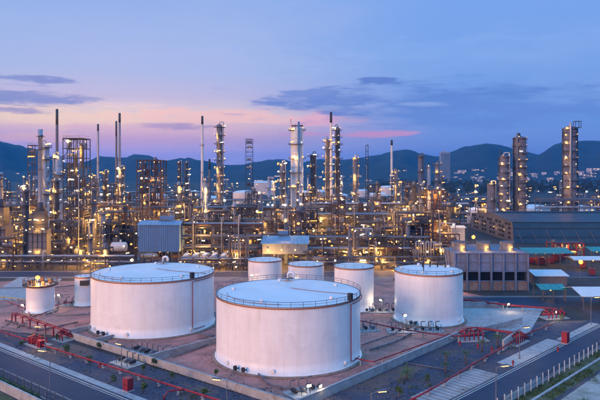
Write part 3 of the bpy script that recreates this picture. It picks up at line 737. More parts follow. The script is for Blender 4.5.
for k, (pts, lb) in enumerate((([V(120, 344, .5), V(134, 352, .5), V(142, 356, .5)], 'low grey pipe from the left big tank to its pump skid'), ([V(222, 352, .5), V(228, 345, .5), V(270, 385, .5), V(300, 391, .5)], 'low grey pipe curving round the foot of the front tank'),
        ([V(370, 350, .5), V(392, 343, .5), V(412, 333, .5)], 'low grey pipe crossing the yard towards the tall lone tank'), ([V(362, 345, .4), V(396, 333, .4), V(408, 322, .4)], 'second low grey pipe across the yard behind the first'), ([V(58, 316, .5), V(92, 314, .5), V(98, 318, .5)], 'low grey pipe from the slim small tank to the big one'),
        ([V(6, 320, .4), V(40, 330, .4), V(78, 322, .4)], 'low grey pipe curving before the squat crowned tank'), ([V(172, 357, .4), V(196, 349, .4), V(214, 342, .4)], 'low grey pipe along the divider wall'), ([V(0, 288, .5), V(60, 287, .5), V(92, 283, .5)], 'low grey pipe behind the two little tanks'))):
    pipeline(lb, pts, 0.13 + 0.04 * (k % 3), 'dull_cladding', 3.0, bend=1.5, name='product_pipe')['group'] = 'low grey product pipes'
# pump and meter skids
def skid(label, p, rz, n=4):
    o = thing('pump_skid', label, 'pump skid', (p.x, p.y, 0.03), rz, 'pump skids in the yard')
    P(o, 'pad', 'box', 'concrete_pale', (0, 0, 0.12), (n * 2.0 + 1, 4.4, 0.24))
    for k in range(n):
        x = (k - (n - 1) / 2) * 2.0
        P(o, 'pump', 'drum', 'grey_steel' if k % 2 else 'dark_steel', (x, 0, 0.85), (1.7, 0.42, 0.42), (0, 0, 1.57))
        g = MB(); g.tube([(x, 0.8, 0.8), (x, 1.5, 0.8), (x, 1.5, 2.2), (x + 1.1, 1.5, 2.2)], 0.13, 8, bend=0.3); g.build('riser', 'grey_steel' if k % 2 else 'dull_cladding', o)
        P(o, 'post', 'cyl8', 'dark_steel', (x + 0.5, -1.7, 0.2), (0.06, 0.06, 2.0 + 0.4 * (k % 2)))
    return o
skid('grey pump skid inside the bund corner before the left big tank', V(140, 357, 0) + Vector((1.2, 1.8, 0)), -0.68, 5)
skid('pump skid on the gravel outside the bund corner before the left big tank', V(127, 364, 0), -0.68, 3)
skid('dark pump skid by the foot of the tall lone tank', V(415, 331.5, 0), 0.05, 7)
skid('dark pump skid beside the yellow-lit smaller tank', V(383, 312, 0), 0.05, 6)
skid('small pump skid below the front tank close to the bund corner', V(303, 393, 0), 0.6, 3)
skid('pump skid between the two little tanks', V(62, 305, 0), 0.1, 4)
skid('pump skid behind the gap between the two big tanks', V(214, 322, 0), 0.1, 4)
skid('small pump skid on the yard behind the yard pipe', V(362, 331, 0), 0.3, 4)

# ------------------------------------------------------------------ street lamps
def street_lamp(label, px, top, base=None, h=7.8, rz=math.pi, power=110, arm=1.7, mat='lamp_warm', d=None):
    if base: d = F * H / (base - HZ); h = (base - top) * d / F
    elif d is None:
        by = (top * H - HZ * h) / (H - h); d = F * H / (by - HZ)
    o = thing('street_lamp', label, 'street lamp', (X(px, d), d, 0.05), rz, 'street lamps')
    g = MB(); g.lathe([(0.3, 0), (0.3, 0.1), (0.16, 0.12), (0.15, 0.8), (0.11, 0.85), (0.065, h - 0.3), (0.06, h)], 10); g.build('pole', 'grey_steel', o)
    g = MB(); g.tube([(0, 0, h - 0.4), (0.3, 0, h), (arm, 0, h + 0.12)], 0.05, 7, bend=0.3); g.build('arm', 'grey_steel', o)
    g = MB(); g.box((arm + 0.1, 0, h + 0.2), (1.5, 0.5, 0.16)); hd = g.build('lamp_head', 'grey_steel', o)
    g = MB(); g.box((arm + 0.15, 0, h + 0.06), (1.3, 0.44, 0.13)); g.build('lens', mat, hd)
    light(o, (arm + 0.15, 0, h - 0.25), power, (1.0, 0.66, 0.32), 0.3)
    return o
street_lamp('street lamp by the fence of the hedge road, head over the road', 50, 352, 393, rz=2.9)
street_lamp('street lamp behind the hedge road, beside the red manifold', 45, 327.5, 350, rz=3.0)
street_lamp('street lamp below the left big tank at the bottom edge', 227, 381, None, 7.8, 2.9)
street_lamp('street lamp at the bottom edge below the pale conduit', 371, 393, None, 7.8, 0.2)
street_lamp('street lamp at the road kerb between red manifold and white slabs', 519.5, 328.5, 359, rz=0.3)
street_lamp('street lamp at the road kerb in front of the striped white slabs', 496, 367.5, None, 7.8, 0.3)
street_lamp('tall street lamp before the white-roofed shelter at the frame edge', 591, 298, 325, rz=0.2)
street_lamp('yard lamp post in front of the left big tank by the pump skid', 121.5, 345, 367, rz=2.6, power=90, arm=0.8)
def flood(label, px, top, base, power=400, mat='lamp_white', rz=-1.2, col=(1.0, 0.74, 0.45)):
    d = F * H / (base - HZ); h = (base - top) * d / F
    o = thing('floodlight', label, 'floodlight', (X(px, d), d, 0.05), rz, 'yard floodlights')
    g = MB(); g.lathe([(0.2, 0), (0.2, 0.1), (0.07, 0.12), (0.05, h)], 8); g.build('post', 'grey_steel', o)
    g = MB(); g.box((0.25, 0, h), (0.5, 0.9, 0.5)); hd = g.build('housing', 'dark_steel', o)
    g = MB(); g.box((0.55, 0, h - 0.02), (0.14, 0.84, 0.44)); g.build('lens', mat, hd)
    light(o, (0.9, 0, h - 0.2), power, col, 0.25)
    if mat == 'lamp_orange': P(hd, 'glare_ball', 'sphere', mat, (0.7, 0, h), 0.75)  # glowing ball added to strengthen the orange lamp's flare
    return o
flood('floodlight on a low post below the front tank', 308, 385, 396, 84)
flood('floodlight by the foot of the tall lone tank', 404, 315, 331, 117)
flood('floodlight between the yellow-lit tank and the tall lone tank', 382, 300, 312, 100, rz=-2.4)
flood('floodlight at the gap between the two big tanks', 214, 268, 300, 120, rz=-2.0)
flood('floodlight shining on the side of the lattice-side smaller tank', 252, 275, 291, 117, rz=-1.6)
flood('floodlight behind the front tank roof near middle smaller tank', 296, 279, 294, 117, rz=-1.6)
flood('floodlight near the slim small tank', 60, 295, 308, 117, rz=-2.0)
flood('floodlight on inner road corner past the tall lone tank', 507, 304, 312, 84, rz=-1.0)
flood('floodlight by the manifold before the teal shelter', 554, 312, 321, 84, rz=-0.6)
flood('floodlight at the left edge behind the little tanks', 24, 305, 318, 117, rz=-2.0)
flood('floodlight at the bund corner of the front tank', 318, 386, 399, 50, rz=-0.6)

# ------------------------------------------------------------------ fences, hedge, banner, plants
def fence(label, a, b, n, h=2.4, mat='white_paint', double=False, lean=0.0):
    a, b = Vector(a).xy, Vector(b).xy; t = b - a; L = t.length
    o = thing('fence', label, 'fence', (a.x, a.y, 0.05), math.atan2(t.y, t.x), 'roadside fences')
    for k in range(n + 1):
        x = L * k / n
        p = P(o, 'post', 'box', mat, (x, 0, h / 2), (0.16, 0.16, h))
    for z in (0.15, h * 0.5, h - 0.06): P(o, 'rail', 'box', 'grey_steel', (L / 2, 0, z), (L, 0.045, 0.05))
    g = MB(); m = int(L / 0.35)
    for k in range(m):
        x = (k + 0.5) * L / m
        g.box((x, 0, h / 2), (0.02, 0.02, h - 0.15))
    for k in range(9): g.box((L / 2, 0.02, 0.25 + (h - 0.3) * k / 9), (L, 0.014, 0.014))
    w = g.build('wire_mesh', 'mid_steel', o); w['kind'] = 'stuff'
    return o
fence('white-posted wire fence along the road beside the sandy ground', B0 + nB * -8.3 + tB * -8, B0 + nB * -8.3 + tB * 118, 46)
tA = (A1 - A0).normalized(); nA = Vector((-tA.y, tA.x, 0))
fence('grey-posted wire fence between the hedge and its road', A0 + nA * -9.9 + tA * -60, A0 + nA * -9.9 + tA * 72, 46, 2.6, 'grey_steel')
def banner():
    o = thing('fence_banner', 'white and orange banner strip hung low on the roadside fence', 'banner', B0 + nB * -8.05 + tB * 4.0 + Vector((0, 0, 0.05)), math.atan2(tB.y, tB.x))
    n = 12; L = 15.0
    for k in range(n):
        P(o, 'panel', 'box', 'white_paint', ((k + 0.5) * L / n, 0, 1.0 + 0.03 * math.sin(k * 2.1)), (L / n - 0.03, 0.04, 1.5), (0.03 * math.sin(k * 1.3), 0, 0))
        P(o, 'stripe', 'box', 'orange_paint', ((k + 0.32 + 0.1 * (k % 3)) * L / n, 0.03, 1.0), (0.5 + 0.2 * (k % 2), 0.03, 0.9), (0, 0.5 if k % 2 else -0.2, 0))
        P(o, 'stripe', 'box', 'orange_paint', ((k + 0.72) * L / n, 0.03, 1.25 - 0.4 * (k % 2)), (0.4, 0.035, 0.4), (0, 0.2, 0))
banner()
kw = A0 + nA * -12.4
ow = thing('retaining_wall', 'pale concrete retaining wall below the hedge at the corner', 'wall', (kw.x, kw.y, 0.0), math.atan2(tA.y, tA.x))
for k in range(26): P(ow, 'panel', 'box', 'concrete_pale', (-22 + k * 3.0, 0, 0.9), (2.94, 0.4, 1.8 + 0.01 * (k % 3)))
sheet('ditch', [kw + nA * -0.6 + tA * -90, kw + nA * -0.6 + tA * 80, kw + nA * -24 + tA * 80, kw + nA * -24 + tA * -90], 0.06, 'verge')
def leaf_cloud(mb, c, r, n, s, rnd, flat=1.0):
    for _ in range(n):
        while True:
            p = Vector((rnd.uniform(-1, 1), rnd.uniform(-1, 1), rnd.uniform(-1, 1)))
            if 0.25 < p.length <= 1: break
        p = Vector((p.x * r[0], p.y * r[1], p.z * r[2])) + Vector(c)
        q = Quaternion((rnd.gauss(0, 1), rnd.gauss(0, 1), rnd.gauss(0, 1), rnd.gauss(0, 1))).normalized()
        k = s * rnd.uniform(0.6, 1.4)
        mb.quad(p + q @ Vector((-k, 0, 0)), p + q @ Vector((0, -k * 0.5, 0)), p + q @ Vector((k, 0, 0)), p + q @ Vector((0, k * 0.5, 0)))
hb = A0 + nA * -11.2
oh = thing('hedge', 'clipped green hedge between wire fence and concrete wall', 'hedge', (hb.x, hb.y, 0.05), math.atan2(tA.y, tA.x))
rr = random.Random(5); g = MB()
for k in range(120):
    leaf_cloud(g, (-34 + k * 0.62, rr.uniform(-0.15, 0.15), 0.9 + rr.uniform(-0.1, 0.15)), (0.6, 0.75, 0.95 + rr.uniform(-0.2, 0.3)), 70, 0.16, rr)
g.build('foliage', 'leaf', oh)
for k in range(40): P(oh, 'stem', 'cyl8', 'bark', (-33.5 + k * 1.86, 0, 0), (0.04, 0.04, 1.0))

def palm(label, p, h, s, seed, kind=0):
    o = thing('palm_tree' if kind == 0 else 'sapling', label, 'palm tree' if kind == 0 else 'sapling', (p.x, p.y, 0.03), seed * 1.7, 'young trees planted in the gravel')
    rr = random.Random(seed)
    g = MB(); pts = [(0.10 * math.sin(q * 0.9 + seed), 0.08 * math.cos(q * 1.3), h * q / 5) for q in range(6)]
    r0 = 0.17 if kind == 0 else 0.06
    base = len(g.v); g.tube(pts, r0, 7); g.build('trunk', 'bark', o)
    cr = MB()
    if kind == 0:
        for k in range(16):
            a = k * 2.4 + rr.uniform(-0.2, 0.2); up = rr.uniform(0.1, 1.1); L = s * rr.uniform(0.8, 1.15)
            prev = None
            for q in range(8):
                t = q / 7; rad = L * (math.sin(t * 1.25)) ; z = h + L * (up * t - 1.05 * t * t * (0.55 + 0.4 * (1 - up)))
                c = Vector((math.cos(a) * rad, math.sin(a) * rad, z))
                side = Vector((-math.sin(a), math.cos(a), 0))
                if prev is not None:
                    for sg in (-1, 1):
                        for e in (0.25, 0.75):
                            b = prev.lerp(c, e); ll = s * 0.36 * math.sin(math.pi * min(0.97, t * 0.85 + 0.12))
                            tip = b + side * sg * ll + (c - prev).normalized() * ll * 0.5 - Vector((0, 0, ll * 0.35))
                            cr.quad(b, b + (c - prev) * 0.28, tip)
                prev = c
    else:
        for k in range(3 + seed % 3):
            leaf_cloud(cr, (rr.uniform(-.3, .3) * s, rr.uniform(-.3, .3) * s, h + rr.uniform(-0.4, 0.4) * s), (s * 0.6, s * 0.6, s * 0.5), 46, 0.2 * s, rr)
    cr.build('crown', 'leaf', o)
    return o
palm('bushy palm on the dark gravel below the bund wall', V(406.5, 379.5, 0), 1.6, 2.0, 1)
palm('palm nearest the bund wall end beneath the valve bend', V(446, 363, 0), 2.0, 1.5, 2)
palm('palm standing before the palm at the bund wall end', V(445.5, 373, 0), 1.8, 1.3, 3)
palm('palm in front of the paired red pipes on brown gravel', V(482, 352, 0), 2.6, 1.4, 4)
palm('small palm under the red pipe bend beside brown patch', V(466, 363, 0), 2.2, 1.4, 5)
palm('palm beside the manifold by the street lamp', V(498, 348, 0), 2.8, 1.4, 6)
for i, (px, py, lb) in enumerate(((21, 346, 'sapling by the hedge road manifold at the frame edge'), (57, 341, 'leafy sapling beside the end of the twin red pipes'), (66, 355, 'sapling under the long red pipe near the pump box'), (99, 349, 'left one of two saplings before the left big tank'),
        (105.5, 349, 'right one of two saplings before the left big tank'), (89, 362, 'low sapling on the brown gravel in front of the long red pipe'), (143, 372, 'sapling on the gravel below the pump skid'), (172, 383, 'sapling between the wall and the branch pipe'), (204, 397, 'sapling at the bottom edge beside the red pipe'),
        (154, 367, 'sapling close to the bund wall right of the pump skid'), (114, 381, 'low shrub-like sapling near the red fire cabinet'), (143, 392, 'low shrub-like sapling on the verge past the fire cabinet'), (216, 379, 'sapling beside the street lamp at the bund wall'), (427, 382, 'low sapling past the bushy palm'), (399, 398, 'low sapling at the bottom edge by the red pipe'), (545, 312, 'low sapling near the manifold before the teal shelter'), (561, 321, 'low sapling on the gravel below the inner road'))):
    palm(lb, V(px, py, 0), 0.7 + 1.1 * ((i * 7) % 5) / 5, 0.75 + 0.12 * (i % 3), i + 20, 1)
# rough grass tufts on verge and gravel
g = MB(); rr = random.Random(3)
for k in range(5200):
    s = rr.uniform(-50, 120); w = rr.choice([rr.uniform(-10.2, -7.9), rr.uniform(-13, -10.9), rr.uniform(-24, -10.9)])
    p = B0 + tB * s + nB * w
    if mnoise.noise(Vector((p.x * 0.13, p.y * 0.13, 0))) < (-0.1 if w > -13 else 0.12): continue
    for q in range(3):
        a = rr.uniform(0, 6.28); hh = rr.uniform(0.15, 0.5); b = Vector((math.cos(a), math.sin(a), 0)) * 0.12; t = p + Vector((rr.uniform(-.2, .2), rr.uniform(-.2, .2), 0.05))
        g.quad(t - b, t + b, t + Vector((rr.uniform(-.2, .2), rr.uniform(-.2, .2), hh)))
gt = g.build('grass', 'leaf', None); gt['kind'] = 'stuff'; gt['label'] = 'rough grass along the verge beyond the roadside fence'
g = MB()
for k in range(1500):
    px, py = rr.uniform(-20, 590), rr.uniform(318, 410)
    p = G(px, py)
    if mnoise.noise(Vector((p.x * 0.11, p.y * 0.11, 5))) < 0.22: continue
    q = p.xy - c_front; uu, vv = q.dot(u_ax), q.dot(v_ax)
    if (uu > -2 and vv > -2) or (p - A0).dot(nA) < 1 or (p - B0).dot(nB) < 0.5 or p.y > 170: continue
    for j in range(5):
        a = rr.uniform(0, 6.28); hh = rr.uniform(0.1, 0.35); b = Vector((math.cos(a), math.sin(a), 0)) * 0.1; t = p + Vector((rr.uniform(-.35, .35), rr.uniform(-.35, .35), 0.03))
        g.quad(t - b, t + b, t + Vector((rr.uniform(-.15, .15), rr.uniform(-.15, .15), hh)))
gt = g.build('weeds', 'leaf', None); gt['kind'] = 'stuff'; gt['label'] = 'weeds growing through the dark gravel'

def scatter(name, label, mat, n, region, smin, smax, ok, seed, thr, nscale):
    rr = random.Random(seed); g = MB(); k = 0
    while k < n:
        k += 1
        p = G(rr.uniform(region[0], region[1]), rr.uniform(region[2], region[3]))
        if not ok(p) or mnoise.noise(Vector((p.x * nscale, p.y * nscale, seed))) < thr + rr.uniform(-0.25, 0.25): continue
        s_ = rr.uniform(smin, smax) * rr.choice((0.6, 0.8, 1.0, 1.4)); a = rr.uniform(0, 6.28); i = len(g.v)
        for q in range(3): g.v.append((p.x + s_ * math.cos(a + q * 2.1) * rr.uniform(0.7, 1.3), p.y + s_ * math.sin(a + q * 2.1) * rr.uniform(0.7, 1.3), 0.02))
        g.v.append((p.x + rr.uniform(-.3, .3) * s_, p.y + rr.uniform(-.3, .3) * s_, 0.05 + s_ * rr.uniform(0.4, 0.9)))
        for f in ((0, 1, 3), (1, 2, 3), (2, 0, 3)): g.f.append(tuple(i + v for v in f)); g.sm.append(False)
    o = g.build(name, mat); o['kind'] = 'stuff'; o['label'] = label
def in_yard(p):
    q = p.xy - c_front; uu, vv = q.dot(u_ax), q.dot(v_ax)
    if uu < 1 or vv < 1 or uu > 85 or vv > 100: return False
    return all((p.x - t[0]) ** 2 + (p.y - t[1]) ** 2 > (t[2] + 1.3) ** 2 for t in (T_FRONT, T_LEFT, T_RIGHT))
def in_gravel(p):
    q = p.xy - c_front; uu, vv = q.dot(u_ax), q.dot(v_ax)
    return not (uu > -0.6 and vv > -0.6) and (p - A0).dot(nA) > 3 and (p - B0).dot(nB) > 6.9 and p.y < 175
scatter('gravel', 'loose pale stones on the dark gravel beds', 'stone_pale', 16000, (-10, 600, 318, 412), 0.05, 0.15, in_gravel, 31, -0.05, 0.25)
scatter('gravel', 'loose dark stones on the gravel beds', 'stone_dark', 14000, (-10, 600, 318, 412), 0.07, 0.20, in_gravel, 32, 0.0, 0.2)
scatter('dirt', 'dark dirt and rubble spread over the tank yard', 'stone_dark', 9000, (0, 480, 290, 410), 0.08, 0.22, in_yard, 33, 0.12, 0.14)
scatter('dirt', 'pale sandy crumbs spread over the tank yard', 'stone_sand', 9000, (0, 480, 290, 410), 0.08, 0.20, in_yard, 34, 0.10, 0.14)
g = MB(); rr = random.Random(17)
for k in range(900):
    p = G(rr.uniform(-10, 590), rr.uniform(320, 408))
    if not in_gravel(p) or mnoise.noise(Vector((p.x * 0.07, p.y * 0.07, 2.0))) < 0.18: continue
    s_ = rr.uniform(0.25, 0.8); leaf_cloud(g, (p.x, p.y, 0.05 + s_ * 0.4), (s_, s_, s_ * 0.5), 14, s_ * 0.35, rr)
o = g.build('scrub', 'leaf', None); o['kind'] = 'stuff'; o['label'] = 'low patchy scrub on the gravel beds'

# ------------------------------------------------------------------ buildings on the right and the sheet-metal shelters
def cooling_tower():
    d = 217.0; x0, x1 = X(455, d), X(528, d); W = x1 - x0; Hh = Z(253, d); dep = 15.0
    o = thing('cooling_tower', 'grey concrete cooling tower block with dark openings and three fan stacks', 'cooling tower', (x0, d, 0.05))
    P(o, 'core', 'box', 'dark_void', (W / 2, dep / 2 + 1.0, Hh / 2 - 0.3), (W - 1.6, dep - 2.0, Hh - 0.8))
    P(o, 'roof_deck', 'box', 'concrete_grey', (W / 2, dep / 2, Hh - 0.15), (W + 0.6, dep + 0.6, 0.3))
    n = 6; bw = W / n
    for k in range(n + 1):
        P(o, 'pillar', 'box', 'concrete_grey', (k * bw, 0.2, Hh / 2 - 0.2), (0.55, 0.9, Hh - 0.35))
    for k in range(n):
        for (za, zb, mt) in ((0.05, 3.3, 'concrete_rusty'), (7.0, 10.2, 'concrete_grey'), (10.35, Hh - 0.4, 'concrete_grey')):
            P(o, 'panel', 'box', mt, ((k + 0.5) * bw, 0.45, (za + zb) / 2), (bw - 0.6, 0.25, zb - za))
        for q in range(5):
            P(o, 'louvre', 'box', 'dark_steel', ((k + 0.5) * bw, 0.75, 3.7 + q * 0.7), (bw - 0.6, 0.5, 0.06), (0.6, 0, 0))
    for z in (3.4, 6.8, 10.27): P(o, 'ledge', 'box', 'concrete_grey', (W / 2, 0.22, z), (W - 0.05, 0.7, 0.22))
    for side, xx in ((0, 0.3), (1, W - 0.3)):
        P(o, 'side_wall', 'box', 'concrete_grey', (xx, dep / 2 + 0.4, Hh / 2 - 0.25), (0.5, dep - 0.9, Hh - 0.5))
    for k in range(3):
        cx = W * (0.13 + 0.335 * k)
        g = MB(); g.lathe([(2.9, 0), (2.55, 0.5), (2.35, 1.4), (2.5, 2.6), (2.62, 3.3), (2.5, 3.3), (2.25, 1.4)], 28, (cx, dep * 0.45, Hh)); fs = g.build('fan_stack', 'dull_cladding', o)
        P(fs, 'hub', 'cyl8', 'dark_steel', (cx, dep * 0.45, Hh + 0.5), (0.5, 0.5, 1.0))
        for q in range(6):
            a = q * math.pi / 3
            bar(fs, 'fan_blade', (cx + 0.4 * math.cos(a), dep * 0.45 + 0.4 * math.sin(a), Hh + 1.4), (cx + 2.1 * math.cos(a), dep * 0.45 + 2.1 * math.sin(a), Hh + 1.45), 0.4, 0.06, 'grey_steel')
        lamp(o, (cx + 0.6, dep * 0.45 - 3.4, Hh + 1.7), 0.3, 'lamp_gold', 60)
        P(o, 'lamp_post', 'cyl8', 'dark_steel', (cx + 0.6, dep * 0.45 - 3.4, Hh), (0.05, 0.05, 1.6))
    for z in (0.55, 1.05): P(o, 'rail', 'box', 'rail_steel', (W / 2, -0.1, Hh + z), (W + 0.4, 0.05, 0.05))
    for k in range(14): P(o, 'rail_post', 'box', 'rail_steel', (W * k / 13, -0.1, Hh + 0.55), (0.06, 0.06, 1.1))
    g = MB()
    for k in range(22): g.box((-1.2, 0.3 + k * 0.28, 0.3 + k * Hh / 22), (1.1, 0.3, 0.05))
    g.bar((-1.75, 0.2, 1.2), (-1.75, 6.4, Hh + 1.0), 0.06, 0.06); g.bar((-0.65, 0.2, 1.2), (-0.65, 6.4, Hh + 1.0), 0.06, 0.06)
    g.bar((-1.75, 0.2, 0.1), (-1.75, 6.4, Hh), 0.08, 0.25); g.bar((-0.65, 0.2, 0.1), (-0.65, 6.4, Hh), 0.08, 0.25); g.build('stairs', 'rusty_steel', o)
    lamp(o, (-1.0, -0.2, 6.5), 0.28, 'lamp_warm', 200)
cooling_tower()

def warehouse():
    x0, x1 = 126.0, 300.0
    o = thing('warehouse', 'long dark blue warehouse with slanting white ribs along its front', 'warehouse', (x0, 359, 0.02))
    L = x1 - x0
    prof = [(0, 0), (3.2, 12.0), (41, 14.9), (89, 11.4), (93, 0)]
    g = MB(); g.quad(*[(0.0, y, z) for y, z in prof]); g.build('end_wall', 'brown_sheet', o)
    g = MB(); g.quad(*[(L, y, z) for y, z in prof][::-1]); g.build('end_wall', 'brown_sheet', o)
    g = MB(); (a, b), (c, d) = prof[0], prof[1]
    g.quad((0, a, b), (L, a, b), (L, c, d), (0, c, d)); g.build('front_wall', 'navy_sheet', o)
    g = MB(); g.quad((-0.6, 2.4, 12.1), (L + 0.6, 2.4, 12.1), (L + 0.6, 41, 15.1), (-0.6, 41, 15.1)); g.quad((-0.6, 41, 15.1), (L + 0.6, 41, 15.1), (L + 0.6, 90, 11.5), (-0.6, 90, 11.5)); rf = g.build('roof', 'navy_sheet', o)
    for k in range(88): bar(rf, 'seam', (k * 2.0, 2.4, 12.2), (k * 2.0, 41, 15.2), 0.12, 0.16, 'navy_sheet')
    P(rf, 'ridge_vent', 'box', 'navy_sheet', (L / 2, 41, 15.5), (L - 4, 2.4, 0.8))
    g = MB(); g.quad((0, 93, 0), (L, 93, 0), (L, 89, 11.4), (0, 89, 11.4)); g.build('back_wall', 'navy_sheet', o)
    for k in range(19): bar(o, 'rib', (5 + k * 8.6, -1.6, 0.1), (5 + k * 8.6 - 3.0, 2.6, 8.4), 0.28, 0.28, 'grey_steel')
    for z, y in ((3.4, 0.75), (8.4, 2.1)): P(o, 'girt', 'box', 'mid_steel', (L / 2, y - 0.15, z), (L, 0.25, 0.3))
    for k in range(7):
        for z in (2.4, 5.2, 8.0, 10.4):
            for q in (0, 1): P(o, 'wall_panel', 'box', 'dark_void' if (k * 2 + q + int(z)) % 3 else 'dull_cladding', (-0.08, 8 + k * 12 + q * 5.6, z), (0.14, 3.8, 1.5))
    for k in range(4): lamp(o, (-1.2, 14 + k * 20, 6.5), 0.3, 'lamp_gold', 14 if k % 2 else 0)
warehouse()

def dome_tank(label, px, d, r, h, dome):
    o = thing('domed_tank', label, 'storage tank', (X(px, d), d, 0.02), group='domed white tanks behind the warehouse')
    g = MB(); g.lathe([(r, 0), (r, h)], 40); g.build('shell', 'white_tank', o)
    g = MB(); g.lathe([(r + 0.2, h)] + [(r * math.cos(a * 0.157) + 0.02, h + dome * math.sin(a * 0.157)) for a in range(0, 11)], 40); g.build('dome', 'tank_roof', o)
    g = MB(); g.tube(ring_pts(r + 0.1, h + 1.0, 40), 0.07, 5, True); g.build('handrail', 'rail_steel', o)
    return o
dome_tank('domed white tank roof peeping over the end wall of the warehouse', 484, 492, 13, 10.0, 3.6)
dome_tank('domed white tank roof behind the middle of the warehouse ridge', 533, 505, 13.5, 10.5, 4.0)
dome_tank('domed white tank roof right of the tallest right tower foot', 577, 500, 13.5, 10.5, 3.8)

def shelter(label, x, y, w, dp, eave, ridge, roofm, wallm=None, posts=4, under=0, lampm='lamp_gold', power=250, rz=0.0, name='shelter', base=0.0, gable_y=False):
    """open or walled shelter on posts with a pitched roof (ridge along its width)"""
    o = thing(name, label, 'shelter', (x, y, 0.05), rz)
    nb = posts
    for k in range(nb):
        for yy in (0.3, dp - 0.3): P(o, 'post', 'box', 'grey_steel', (0.3 + (w - 0.6) * k / (nb - 1), yy, eave / 2), (0.25, 0.25, eave))
    g = MB(); ov = 0.6
    e, rg = eave, ridge
    th = 0.12
    for dz in (0, th):
        g.quad((-ov, -ov, e + dz), (w + ov, -ov, e + dz), (w + ov, dp / 2, rg + dz), (-ov, dp / 2, rg + dz))
        g.quad((-ov, dp / 2, rg + dz), (w + ov, dp / 2, rg + dz), (w + ov, dp + ov, e + dz), (-ov, dp + ov, e + dz))
    g.quad((-ov, -ov, e), (w + ov, -ov, e), (w + ov, -ov, e + th), (-ov, -ov, e + th))
    for sx in (-ov, w + ov): g.quad((sx, -ov, e), (sx, dp / 2, rg), (sx, dp / 2, rg + th), (sx, -ov, e + th)); g.quad((sx, dp / 2, rg), (sx, dp + ov, e), (sx, dp + ov, e + th), (sx, dp / 2, rg + th))
    rf = g.build('roof', roofm, o)
    n = max(3, int(w / 1.6))
    for k in range(n + 1):
        xx = -ov + (w + 2 * ov) * k / n
        bar(rf, 'seam', (xx, -ov, e + th + 0.03), (xx, dp / 2, rg + th + 0.03), 0.08, 0.08, roofm)
    if wallm:
        for nm, c, s in (('front_wall', (w / 2, 0.1, (eave + base) / 2), (w, 0.2, eave - base - 0.05)), ('back_wall', (w / 2, dp - 0.1, (eave + base) / 2), (w, 0.2, eave - base - 0.05)), ('side_wall', (0.1, dp / 2, (eave + base) / 2), (0.2, dp - 0.42, eave - base - 0.06)), ('side_wall', (w - 0.1, dp / 2, (eave + base) / 2), (0.2, dp - 0.42, eave - base - 0.06))):
            P(o, nm, 'box', wallm, c, s)
        for sx in (0.12, w - 0.12):
            g = MB(); g.quad((sx, 0, eave), (sx, dp, eave), (sx, dp / 2, ridge - 0.02)); g.build('gable', wallm, o)
        m = int(w / 0.9)
        for k in range(m): P(o, 'sheet_rib', 'box', wallm, ((k + 0.5) * w / m, -0.04, (eave + base) / 2), (0.12, 0.09, eave - base - 0.1))
    for k in range(under):
        P(o, 'lamp', 'ball', lampm, (w * (k + 0.5) / under, dp * 0.3, eave - 0.6), 0.3)
        if power: light(o, (w * (k + 0.5) / under, dp * 0.4, eave - 1.2), power)
    return o
sA = shelter('blue-grey sheet metal compressor house on stilts left of the grey cooler bays', X(136.5, 262), 266, 17.6, 12, Z(226, 262), Z(221.5, 268), 'blue_roof', 'blue_sheet', 4, 4, power=350, name='compressor_house', base=7.2)
P(sA, 'ridge_vent', 'box', 'blue_sheet', (11.0, 6, 21.6), (6.0, 2.2, 1.6))
sB = shelter('blue-grey sheet metal house with warm lit end behind the three smaller tanks', X(262, 266), 268, 20.0, 14, Z(244, 268), Z(236, 275), 'blue_roof', 'shed_grey', 4, 4, power=650, name='compressor_house', base=6.0)
P(sB, 'ridge_vent', 'box', 'blue_sheet', (9.0, 7, 14.8), (4.5, 2.0, 1.6))
for k in range(3): P(sB, 'lamp', 'ball', 'lamp_warm', (2.5 + 6 * k, -1.6, 8.0), 0.35)
light(sB, (2.5, -5.0, 6.0), 1300, (1.0, 0.42, 0.08)); light(sB, (8.0, -5.0, 5.0), 600, (1.0, 0.42, 0.08))
s1 = shelter('long teal-roofed open shelter beside the cooling tower with red machines below', X(522, 276), 270, 20, 17, 6.0, 7.4, 'teal_sheet', None, 5, 5, power=60)
shelter('small teal-roofed open shelter on the inner road verge', X(541, 200), 199, 7.6, 8.5, 3.9, 4.9, 'teal_sheet', None, 3, 1, power=31)
shelter('low shed with pale blue roof between cooling tower and small teal shelter', X(530, 232), 226, 11.5, 14, 3.6, 4.8, 'pale_sheet', 'concrete', 4, 2, power=42)
shelter('white-roofed open shelter at the frame edge by the tall street lamp', X(574, 192), 186, 22, 13, 4.4, 6.0, 'pale_sheet', None, 5, 3, power=45)
shelter('pale canopy under the glaring orange lamp', X(569, 268), 262, 12, 9, 4.2, 5.2, 'pale_sheet', None, 3, 2, power=62)
shelter('teal-roofed shelter at the frame edge behind the pale canopy', X(590, 285), 282, 14, 12, 5.2, 6.6, 'teal_sheet', None, 4, 2, power=52)
shelter('grey pitched-roof shelter on the left of the cooling tower fan stacks', X(462, 262), 258, 18, 12, 9.2, 10.8, 'dull_cladding', 'dark_cladding', 4, 2, power=200, base=4.0)
shelter('white-walled switch room behind the tall lone tank roof', X(450, 330), 326, 7, 9, 12.0, 12.8, 'pale_sheet', 'far_white', 3, 0, name='switch_room')
